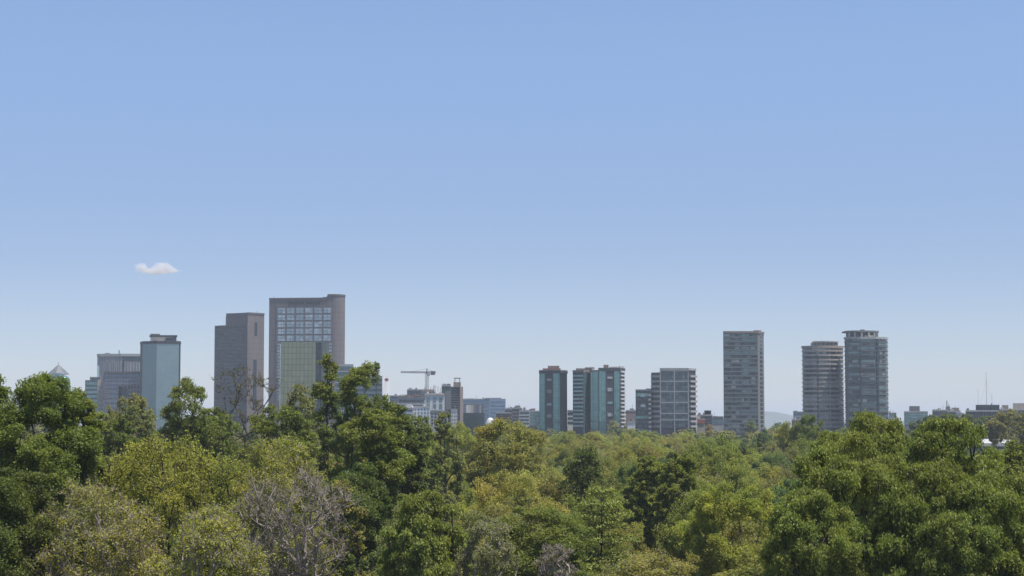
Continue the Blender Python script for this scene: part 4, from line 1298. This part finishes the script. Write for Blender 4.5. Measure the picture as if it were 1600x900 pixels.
def hero(u, v_top, D, wpx, kind, tint, label, seed, leaf=.17, dens=1.0, crown_h=None, bark=None, name=None, lean=(0, 0), leafmat=None, group=None):
    p = P(u, v_top, D)
    g = gz(p.x, D)
    H = p.z - g
    R = wpx / FPX * D / 2
    c0 = H - crown_h if crown_h else None
    ms = tree_meshes(kind, seed, H, R, leaf, dens, leafmat, bark, max(1.2, c0) if c0 else None, lean)
    return place_tree(ms, p.x, D, g, 1, 1, 0, TINT[tint], tint, name or 'broadleaf_tree', label, group)

G = 'trees standing above the park canopy'
# left edge: big dark cypress-like tree in three storeys
hero(34, 582, 104, 212, 'dark', 'deep green', 'big dense green tree filling the left edge, its top standing against the sky', 11, .12, 1.0, 11.5, M['bark_dark'], lean=(.6, 0))
hero(-8, 590, 110, 96, 'dark', 'deep green', 'green foliage cut by the left frame edge beside the big left edge tree', 16, .13, 1.0, 9, M['bark_dark'])
hero(122, 612, 110, 84, 'dark', 'mid-green', 'shoulder of dense green foliage right beside the big left edge tree', 12, .12, 1.0, 9, M['bark_dark'])
hero(0, 745, 92, 250, 'dark', 'dark green', 'dark shaded green tree in the bottom left corner', 13, .12, 1.0, 8, M['bark_dark'])  # dark leaf tint paints in the shade low in the big tree
hero(84, 676, 108, 150, 'dark', 'deep green', 'dense green tree under the right side of the big left edge tree', 14, .13, 1.0, 9, M['bark_dark'])
# skyline trees, left half
hero(292, 592, 205, 92, 'airy', 'mid-green', 'airy green tree with tiered boughs at the lower right of the faceted glass tower', 213, .18, 1.1, 10)
hero(384, 573, 235, 100, 'bare', 'bare grey', 'bare dead-looking tree standing before the grey twin-step tower', 22, .24, .8, 12, M['bark'], name='bare_tree')
hero(468, 602, 225, 74, 'airy', 'grey-green', 'sparse forked tree in front of the olive glass office block', 23, .2, .5, 9)
hero(512, 556, 200, 50, 'column', 'mid-green', 'tall narrow green tree rising before the foot of the broad hotel tower', 24, .22, .75, 15, M['bark_dark'])
hero(570, 569, 190, 112, 'airy', 'mid-green', 'tall open green tree hiding the low block right of the broad hotel tower', 251, .18, 1.2, 13, M['bark_dark'])
hero(618, 630, 196, 76, 'airy', 'mid-green', 'green tree on the right shoulder of the tall open tree', 26, .18, 1.3, 10, M['bark_dark'])
hero(205, 622, 240, 92, 'airy', 'grey-green', 'low green tree below the mauve gridded office block', 27, .25, 1.2, 8)
hero(182, 652, 190, 84, 'airy', 'mid-green', 'green tree between the left edge tree and the mauve office block', 28, .22, 1.2, 8)
hero(330, 640, 215, 96, 'airy', 'mid-green', 'green tree at the foot of the grey twin-step tower', 29, .24, 1.2, 8)
hero(442, 636, 180, 110, 'airy', 'mid-green', 'green tree below the sparse forked tree', 30, .22, 1.2, 8)
hero(650, 652, 215, 80, 'airy', 'mid-green', 'green tree in front of the white apartment blocks by the crane', 31, .24, 1.2, 8)
hero(695, 645, 230, 60, 'airy', 'grey-green', 'greyish-green narrow tree below the dark glass tower with the roof portal', 32, .20, 1.0, 13)
# yellow-green flame trees, lower left
hero(265, 686, 112, 240, 'airy', 'fresh yellow-green', 'broad fresh yellow-green tree with dark forked branches, lower left', 41, .12, .72, 8.5, M['bark_dark'])
hero(432, 690, 116, 190, 'airy', 'fresh yellow-green', 'fresh yellow-green tree left of the grey leafless crown', 42, .12, .72, 8.5, M['bark_pale'])
hero(150, 765, 92, 230, 'airy', 'olive', 'olive half-bare tree at the bottom left in front of the yellow-green tree', 43, .12, .5, 6.5, M['bark_pale'])
hero(466, 742, 100, 180, 'bare', 'bare grey', 'leafless tree with a dense crown of fine grey twigs, lower left', 44, .13, 1.6, 7.5, M['bark_pale'], name='bare_tree')
hero(330, 800, 86, 200, 'sparse', 'fresh yellow-green', 'thin yellow-green tree with grey twigs at the bottom edge', 45, .12, .9, 5, M['bark_pale'])
hero(545, 745, 128, 90, 'sparse', 'olive', 'olive tree with few leaves right of the grey leafless crown', 46, .16, 1.0, 9, M['bark_dark'])
# dark tree in the left middle
hero(585, 636, 155, 128, 'dark', 'mid-green', 'tall dark green tree in the left middle of the park', 51, .19, .9, 12, M['bark_dark'])
hero(632, 660, 160, 84, 'dark', 'dark green', 'dark green tree joined to the right of the tall dark tree', 52, .19, 1.0, 10, M['bark_dark'])
# bottom middle
hero(662, 768, 118, 126, 'weeping', 'bright green', 'light green weeping tree at the bottom, left of centre', 61, .16, .85, 8)
hero(770, 815, 112, 110, 'sparse', 'grey-green', 'half-bare pale-stemmed tree at the bottom centre', 62, .12, .9, 5, M['bark_pale'])
hero(868, 856, 104, 78, 'bare', 'bare grey', 'small leafless tree at the bottom centre', 63, .13, 4, 4, M['bark_pale'], name='bare_tree')
hero(792, 655, 250, 135, 'airy', 'olive', 'broad olive tree with upswept dark limbs in the centre of the park', 64, .26, 1.1, 12, M['bark_dark'])
hero(886, 700, 215, 66, 'column', 'dark green', 'dark leaning evergreen right of the centre', 65, .24, .8, 9, M['bark_dark'], lean=(2.2, 0))
hero(940, 752, 150, 170, 'layered', 'bright green', 'conifer with flat layered boughs, lower centre', 66, .20, 1.15, 9, M['bark_dark'], name='conifer_tree', leafmat=M['needle'])
hero(1012, 715, 190, 80, 'dark', 'mid-green', 'dark rounded tree above the layered conifer', 67, .22, 1, 9, M['bark_dark'])
hero(1062, 706, 185, 84, 'dark', 'mid-green', 'dense green tree beside the dark rounded tree, right of centre', 68, .22, 1, 10, M['bark_dark'])
# right: the great weeping tree
hero(1352, 678, 100, 236, 'weeping', 'bright green', 'largest drooping green tree, filling the lower right below the two right-hand towers', 71, .12, 1.0, 10, M['bark_dark'])
hero(1462, 722, 99, 190, 'weeping', 'mid-green', 'drooping tree low at the right, between the largest drooping tree and the corner', 78, .12, 1.0, 8, M['bark_dark'])
hero(1368, 643, 126, 190, 'weeping', 'bright green', 'top of a drooping green tree in front of the two right-hand towers', 72, .16, 1.0, 9, M['bark_dark'])
hero(1478, 652, 116, 170, 'weeping', 'bright green', 'drooping green tree with a pointed top below the dark low office block', 73, .16, 1.0, 9, M['bark_dark'])
hero(1268, 762, 98, 150, 'weeping', 'bright green', 'drooping green tree low on the left of the largest drooping tree', 74, .12, 1.1, 6, M['bark_dark'])
hero(1548, 742, 98, 220, 'weeping', 'bright green', 'drooping green tree in the bottom right corner', 75, .12, 1.1, 7, M['bark_dark'])
hero(1590, 694, 150, 110, 'airy', 'mid-green', 'green tree at the right edge below the white roof', 76, .19, 1.2, 8)
hero(1302, 676, 128, 110, 'weeping', 'bright green', 'left shoulder of drooping foliage below the round tower', 77, .17, 1.0, 6, M['bark_dark'])
# far individual trees
hero(1186, 681, 400, 34, 'conifer', 'dark green', 'dark pointed conifer far off between the right-hand towers', 81, .42, 1.3, 14, M['bark_dark'], name='conifer_tree', leafmat=M['needle'])
hero(1165, 697, 405, 46, 'dark', 'dark green', 'dark round tree beside the far pointed conifer', 82, .42, 1.1, 9, M['bark_dark'])
hero(1573, 646, 560, 74, 'airy', 'brownish olive', 'brownish umbrella-shaped tree at the right edge before the low offices', 83, .5, 1.5, 9, M['bark_dark'])
for i, (u, v, w_) in enumerate([(1478, 650, 84), (1512, 653, 84), (1541, 656, 78), (1446, 654, 60), (1606, 660, 60)]):
    hero(u, v, 730, w_, 'dark', 'dark green', ['dark far tree under the brown roofs at the right', 'dark far tree in front of the dark low office block', 'dark far tree left of the brownish umbrella-shaped tree', 'dark far tree below the small teal block', 'dark far tree at the very right edge'][i], 90 + i, .7, 1.1, 12, M['bark_dark'])

# ---- repeats: prototypes of the park's common trees, near and middle distance
PROTO = {}
def proto(key, kind, seed, H, R, leaf, dens, bark=None, lm=None, c0=None):
    PROTO[key] = (tree_meshes(kind, seed, H, R, leaf, dens, lm, bark, c0), H, R)
proto('broad0', 'broad', 101, 24, 6.2, .18, 1.0, M['bark_dark']); proto('broad1', 'broad', 102, 23, 6.8, .18, 1.0)
proto('broad2', 'dome', 103, 22, 6.0, .18, .9)
proto('dark0', 'dark', 104, 25, 5.6, .18, .9, M['bark_dark']); proto('dark1', 'dark', 105, 23, 5.2, .18, .9, M['bark_dark'])
proto('airy0', 'airy', 106, 23, 6.4, .18, 1.05, M['bark']); proto('airy1', 'airy', 107, 24, 6.0, .18, 1.1, M['bark_dark']); proto('airy2', 'vase', 108, 23, 6.4, .18, 1.5, M['bark'])
proto('sparse0', 'sparse', 109, 22, 5.6, .18, 1.3, M['bark_pale'])
proto('half0', 'airy', 120, 22, 6.2, .18, .55, M['bark_pale'])
proto('half1', 'vase', 121, 23, 6.2, .18, .9, M['bark_pale'])
proto('bare0', 'bare', 110, 22, 5.4, .18, 3.0, M['bark_pale'])
proto('weep0', 'weeping', 111, 23, 6.0, .18, .8)
proto('conifer0', 'conifer', 112, 25, 4.2, .26, 1.2, M['bark_dark'], M['needle'])

KIND = {   # species -> prototypes, tint, object name, words
    'broad': (['broad0', 'broad1', 'broad2'], 'mid-green', 'broadleaf_tree', 'dense green tree'),
    'olive': (['airy0', 'airy1', 'half0', 'half1'], 'olive', 'broadleaf_tree', 'olive open tree'),
    'fresh': (['airy0', 'airy2', 'broad1'], 'fresh yellow-green', 'broadleaf_tree', 'yellow-green leafy tree'),
    'dark': (['dark0', 'dark1'], 'dark green', 'broadleaf_tree', 'dark dense tree'),
    'grey': (['half0', 'sparse0', 'half1'], 'grey-green', 'broadleaf_tree', 'grey-green thin tree'),
    'brown': (['airy0', 'broad1'], 'brownish olive', 'broadleaf_tree', 'brownish olive tree'),
    'bare': (['bare0'], 'bare grey', 'bare_tree', 'nearly bare tree'),
    'weep': (['weep0'], 'bright green', 'weeping_tree', 'light drooping tree'),
    'conifer': (['conifer0'], 'dark green', 'conifer_tree', 'dark pointed conifer'),
    'blue': (['broad0', 'dark1'], 'blue-green', 'broadleaf_tree', 'blue-green tree'),
}
def canopy_row(D):
    xs = [100, 120, 160, 220, 320, 450, 650, 900, 1150, 1500]
    ys = [905, 868, 806, 764, 728, 706, 691, 681, 674, 672]
    return float(np.interp(D, xs, ys))

def region_mix(u, D):
    """which kinds grow where, as the photograph shows"""
    if u < 640: return ['broad', 'fresh', 'fresh', 'olive', 'grey', 'olive', 'dark', 'grey']
    if u < 900:
        if D > 260: return ['olive', 'fresh', 'fresh', 'olive', 'broad', 'grey', 'olive']
        return ['olive', 'grey', 'fresh', 'broad', 'olive', 'fresh', 'grey']
    if u < 1080:
        if D > 300: return ['brown', 'olive', 'grey', 'fresh', 'fresh', 'olive']
        return ['dark', 'olive', 'broad', 'olive', 'fresh', 'broad']
    if u < 1290: return ['olive', 'olive', 'fresh', 'broad', 'grey', 'blue', 'fresh', 'broad']
    return ['broad', 'broad', 'weep', 'olive', 'blue']

def poisson(rg, dmin_f, D0, D1, tries, occupied=()):
    pts = list(occupied); out = []
    cell = {}
    def key(x, y): return (int(x // 16), int(y // 16))
    for p in pts: cell.setdefault(key(p[0], p[1]), []).append(p)
    for _ in range(tries):
        D = math.sqrt(rg.uniform(D0 * D0, D1 * D1))
        u = rg.uniform(-70, 1670)
        x = (u - 800) / FPX * D
        dm = dmin_f(D)
        kx, ky = key(x, D); bad = False
        for i in (-1, 0, 1):
            for j in (-1, 0, 1):
                for q in cell.get((kx + i, ky + j), ()):
                    if (q[0] - x) ** 2 + (q[1] - D) ** 2 < (dm if q[2] is None else .5 * (dm + q[2])) ** 2: bad = True; break
                if bad: break
            if bad: break
        if bad: continue
        cell.setdefault((kx, ky), []).append((x, D, dm)); out.append((x, D, u))
    return out

SHOWN = None
SHOWN = set([2, 4, 5, 6, 7, 8, 11, 13, 14, 15, 16, 19, 20, 21, 24, 26, 28, 29, 30, 34, 37, 38, 39, 40, 45, 47, 50, 52, 55, 58, 59, 63, 65, 67, 68, 70, 73, 75, 79, 80, 83, 84, 86, 88, 92, 93, 94, 96, 101, 102, 104, 108, 110, 117, 118, 119, 121, 122, 134, 138, 140, 144, 147, 150, 155, 159, 162, 165, 168, 172, 174, 175, 176, 181, 191, 192, 194, 196, 198, 199, 206, 209, 216, 219, 224, 225, 232, 233, 235, 238, 243, 245, 247, 250, 253, 255, 259, 273, 278, 279, 285, 287, 290, 294, 297, 299, 307, 308, 314, 327, 329, 336, 337, 353, 358, 370, 371, 375, 379, 381, 384, 386, 397, 400, 401, 404, 407, 409, 416, 420, 427, 444, 453, 455, 464, 468, 469, 488, 502, 504, 506, 522, 525, 554, 556, 559, 577, 578, 579, 589, 597, 598, 599, 601, 610, 617, 625, 629, 631, 634, 659, 668, 671, 672, 691, 692, 694, 708, 715, 720, 725, 745, 746, 764, 794, 798, 814, 836, 843, 850])
FILL_FAR = 720.0
rgf = np.random.default_rng(777)
occ = [(r.location.x, r.location.y, 9.0) for r, s, l in TREES]
fill = poisson(rgf, lambda D: 8.2 if D < 200 else 9.4 + max(0, D - 330) * .008, 112, FILL_FAR, 90000, occ)
fill.sort(key=lambda q: q[1])
FILLED = []; REST = []
def in_city(x, D):
    return any(b0 - 3 < x < b1 + 3 and d0 - 3 < D < d1 + 3 for b0, b1, d0, d1 in FOOT)
for i, (x, D, u) in enumerate(fill):
    mix = region_mix(u, D)
    kd = mix[rgf.integers(0, len(mix))]
    keys, tint, nm, words = KIND[kd]
    k = keys[rgf.integers(0, len(keys))]
    row = canopy_row(D) + (13 if u > 1488 and D < 640 else 0)
    top = P(u, row, D).z + rgf.normal(0, 1.5 if D < 330 else 2.1) * (.4 if u > 1488 else 1) + (rgf.uniform(.5, 2) if kd in ('dark', 'conifer') and u < 1488 else 0)
    g = gz(x, D)
    ms, H0, R0 = PROTO[k]
    sz = max(.35, (top - g) / H0)
    sx = rgf.uniform(.82, 1.2) * (.95 if D > 200 else .85) * (1 + max(0, D - 330) / 390 * .30)
    rot = rgf.uniform(0, 6.28)
    t = np.array(TINT[tint]) * rgf.uniform(.85, 1.18) * np.array([rgf.uniform(.92, 1.08), 1, rgf.uniform(.85, 1.15)])
    if in_city(x, D): continue
    if SHOWN is not None and i not in SHOWN:
        REST.append((x, D, u, sx, sz * H0 / 24.0)); continue
    r = place_tree(ms, x, D, g, sx, sz, rot, tuple(t), words, nm)
    if SHOWN is None: r['fill_index'] = i
    FILLED.append((r, words, u, D, row))

# ---- the far wood, too many trees to count: one object that scatters four far crowns over its points
def far_wood():
    pal = [(.26, .25, .07), (.18, .21, .045), (.28, .18, .085), (.10, .13, .035), (.22, .225, .08), (.26, .28, .06), (.12, .155, .055), (.25, .235, .07), (.18, .20, .055), (.29, .26, .08)]
    ml = mat_leaf('far_foliage', .25, stuff=pal)
    protos = []
    for i, (kd, H, R, dn) in enumerate([('broad', 24, 6.4, .75), ('dome', 22, 6.0, .75), ('airy', 24, 6.4, 1.1), ('dark', 26, 5.2, .7), ('column', 27, 3.6, .7)]):
        tm, cm = tree_meshes(kd, 300 + i, H, R, .48, dn, ml, M['bark'])
        # trunk and leaves of a far tree in one mesh
        me = bpy.data.meshes.new('far_tree')
        import bmesh
        bm = bmesh.new(); bm.from_mesh(tm); nf = len(bm.faces)
        bm.from_mesh(cm); bm.faces.ensure_lookup_table()
        for f in bm.faces[nf:]: f.material_index = 1
        bm.to_mesh(me); bm.free()
        me.materials.append(M['bark']); me.materials.append(ml)
        protos.append(bpy.data.objects.new('far_tree_kind', me))
    for k in ('broad0', 'airy0', 'dark0', 'half0'):
        tm, cm = PROTO[k][0]
        me = bpy.data.meshes.new('wood_tree')
        bm = bmesh.new(); bm.from_mesh(tm); nf = len(bm.faces)
        bm.from_mesh(cm); bm.faces.ensure_lookup_table()
        for f in bm.faces[nf:]: f.material_index = 1
        bm.to_mesh(me); bm.free()
        me.materials.append(M['bark']); me.materials.append(ml)
        protos.append(bpy.data.objects.new('wood_tree_kind', me))
    rg = np.random.default_rng(91)
    pts = poisson(rg, lambda D: 12.2 + (D - 720) * .002, FILL_FAR, 1420, 60000)
    keep = []
    for x, D, u in pts:
        if in_city(x, D): continue
        keep.append((x, D, u))
    nfar = len(keep)
    keep += [(x, D, u) for x, D, u, a, b in REST]
    n = len(keep)
    co = np.array([(x, D, gz(x, D) - .3) for x, D, u in keep], dtype=np.float32)
    me = bpy.data.meshes.new('woodland'); me.vertices.add(n); me.vertices.foreach_set('co', co.ravel())
    def attr(nm, ty, arr):
        a = me.attributes.new(nm, ty, 'POINT')
        a.data.foreach_set('vector' if ty == 'FLOAT_VECTOR' else 'value', np.asarray(arr).ravel())
    hs = []
    for x, D, u in keep[:nfar]:
        top = P(u, canopy_row(D), D).z + rg.normal(0, 2.0)
        if 1390 < u and D > 700: top -= 2
        hs.append((top - gz(x, D)) / 24.0)
    hs = np.array(hs + [b for x, D, u, a, b in REST])
    ws = np.concatenate([rg.uniform(1.0, 1.5, nfar), np.array([a for x, D, u, a, b in REST])])
    attr('size', 'FLOAT_VECTOR', np.stack([ws, ws, hs], 1).astype(np.float32))
    attr('turn', 'FLOAT_VECTOR', np.stack([np.zeros(n), np.zeros(n), rg.uniform(0, 6.28, n)], 1).astype(np.float32))
    attr('which', 'INT', np.concatenate([rg.choice(5, nfar, p=[.28, .24, .26, .14, .08]), rg.integers(5, 9, n - nfar)]).astype(np.int32))
    o = link('woodland', me)
    tag(o, 'far woodland of mixed green crowns reaching to the foot of the towers', 'woodland', kind='stuff')
    ng = bpy.data.node_groups.new('scatter_trees', 'GeometryNodeTree')
    ng.interface.new_socket('Geometry', in_out='INPUT', socket_type='NodeSocketGeometry')
    ng.interface.new_socket('Geometry', in_out='OUTPUT', socket_type='NodeSocketGeometry')
    gi = ng.nodes.new('NodeGroupInput'); go = ng.nodes.new('NodeGroupOutput')
    jg = ng.nodes.new('GeometryNodeJoinGeometry')
    def na(nm, ty):
        a = ng.nodes.new('GeometryNodeInputNamedAttribute'); a.data_type = ty; a.inputs['Name'].default_value = nm
        return next(s for s in a.outputs if s.enabled and s.name == 'Attribute')
    size, turn, which = na('size', 'FLOAT_VECTOR'), na('turn', 'FLOAT_VECTOR'), na('which', 'INT')
    for i, p in enumerate(protos):
        oi = ng.nodes.new('GeometryNodeObjectInfo'); oi.inputs['Object'].default_value = p; oi.inputs['As Instance'].default_value = True
        cmp_ = ng.nodes.new('FunctionNodeCompare'); cmp_.data_type = 'INT'; cmp_.operation = 'EQUAL'
        ia = [s for s in cmp_.inputs if s.enabled and s.type == 'INT']
        ng.links.new(which, ia[0]); ia[1].default_value = i
        mp = ng.nodes.new('GeometryNodeMeshToPoints')
        ng.links.new(gi.outputs[0], mp.inputs['Mesh']); ng.links.new(cmp_.outputs[0], mp.inputs['Selection'])
        ip = ng.nodes.new('GeometryNodeInstanceOnPoints')
        ng.links.new(mp.outputs[0], ip.inputs['Points']); ng.links.new(oi.outputs['Geometry'], ip.inputs['Instance'])
        er = ng.nodes.new('FunctionNodeEulerToRotation'); ng.links.new(turn, er.inputs[0])
        ng.links.new(er.outputs[0], ip.inputs['Rotation']); ng.links.new(size, ip.inputs['Scale'])
        ng.links.new(ip.outputs[0], jg.inputs[0])
    ng.links.new(jg.outputs[0], go.inputs[0])
    md = o.modifiers.new('scatter', 'NODES'); md.node_group = ng
far_wood()
# ================================================================ labels of the repeated trees
def label_fill():
    marks = [(-90, 60, 'left frame edge'), (60, 125, 'pyramid-roofed tower'), (125, 190, 'ribbed grey tower'), (190, 250, 'mauve gridded block'), (250, 325, 'faceted glass tower'),
             (325, 415, 'grey stepped tower'), (415, 475, 'olive glass block'), (475, 545, "tower's rounded corner"), (545, 612, 'white emblem wall'),
             (612, 655, 'crane jib'), (655, 700, 'crane mast'), (700, 728, 'slim dark tower'), (728, 795, 'blue glass cube'), (795, 842, 'white banded block'),
             (842, 890, 'single teal tower'), (890, 935, 'double teal tower (left half)'), (935, 985, 'double teal tower (right half)'), (985, 1025, 'dark teal block'),
             (1025, 1090, 'white-framed block'), (1090, 1130, 'bright red front'), (1130, 1196, 'isolated grey tower'), (1196, 1254, 'distant hill gap'),
             (1254, 1320, 'round tower'), (1320, 1390, 'crowned tower'), (1390, 1452, 'teal-grey cube block'), (1452, 1505, 'stacked roof rooms'), (1505, 1565, 'dark ribbed office'), (1565, 1700, 'right frame edge')]
    bins = {}
    for r, words, u, D, row in FILLED:
        mk = next(m for a, b, m in marks if a <= u < b)
        dep = 'front' if D < 170 else ('near' if D < 235 else ('middle' if D < 330 else ('far' if D < 480 else 'farthest')))
        bins.setdefault((words, mk, dep), []).append((u, r))
    names = ('leftmost', 'second', 'third', 'fourth', 'fifth', 'sixth', 'seventh', 'eighth')
    for (words, mk, dep), L in bins.items():
        L.sort(key=lambda q: q[0])
        n = len(L)
        for i, (u, r) in enumerate(L):
            pre = ''
            if n == 2: pre = ('left one of two: ', 'right one of two: ')[i]
            elif n > 2: pre = names[min(i, 7)] + (' of %d: ' % n)
            r['label'] = pre + words + ', ' + dep + ' row, below the ' + mk
            r['group'] = 'trees of the park canopy'
label_fill()
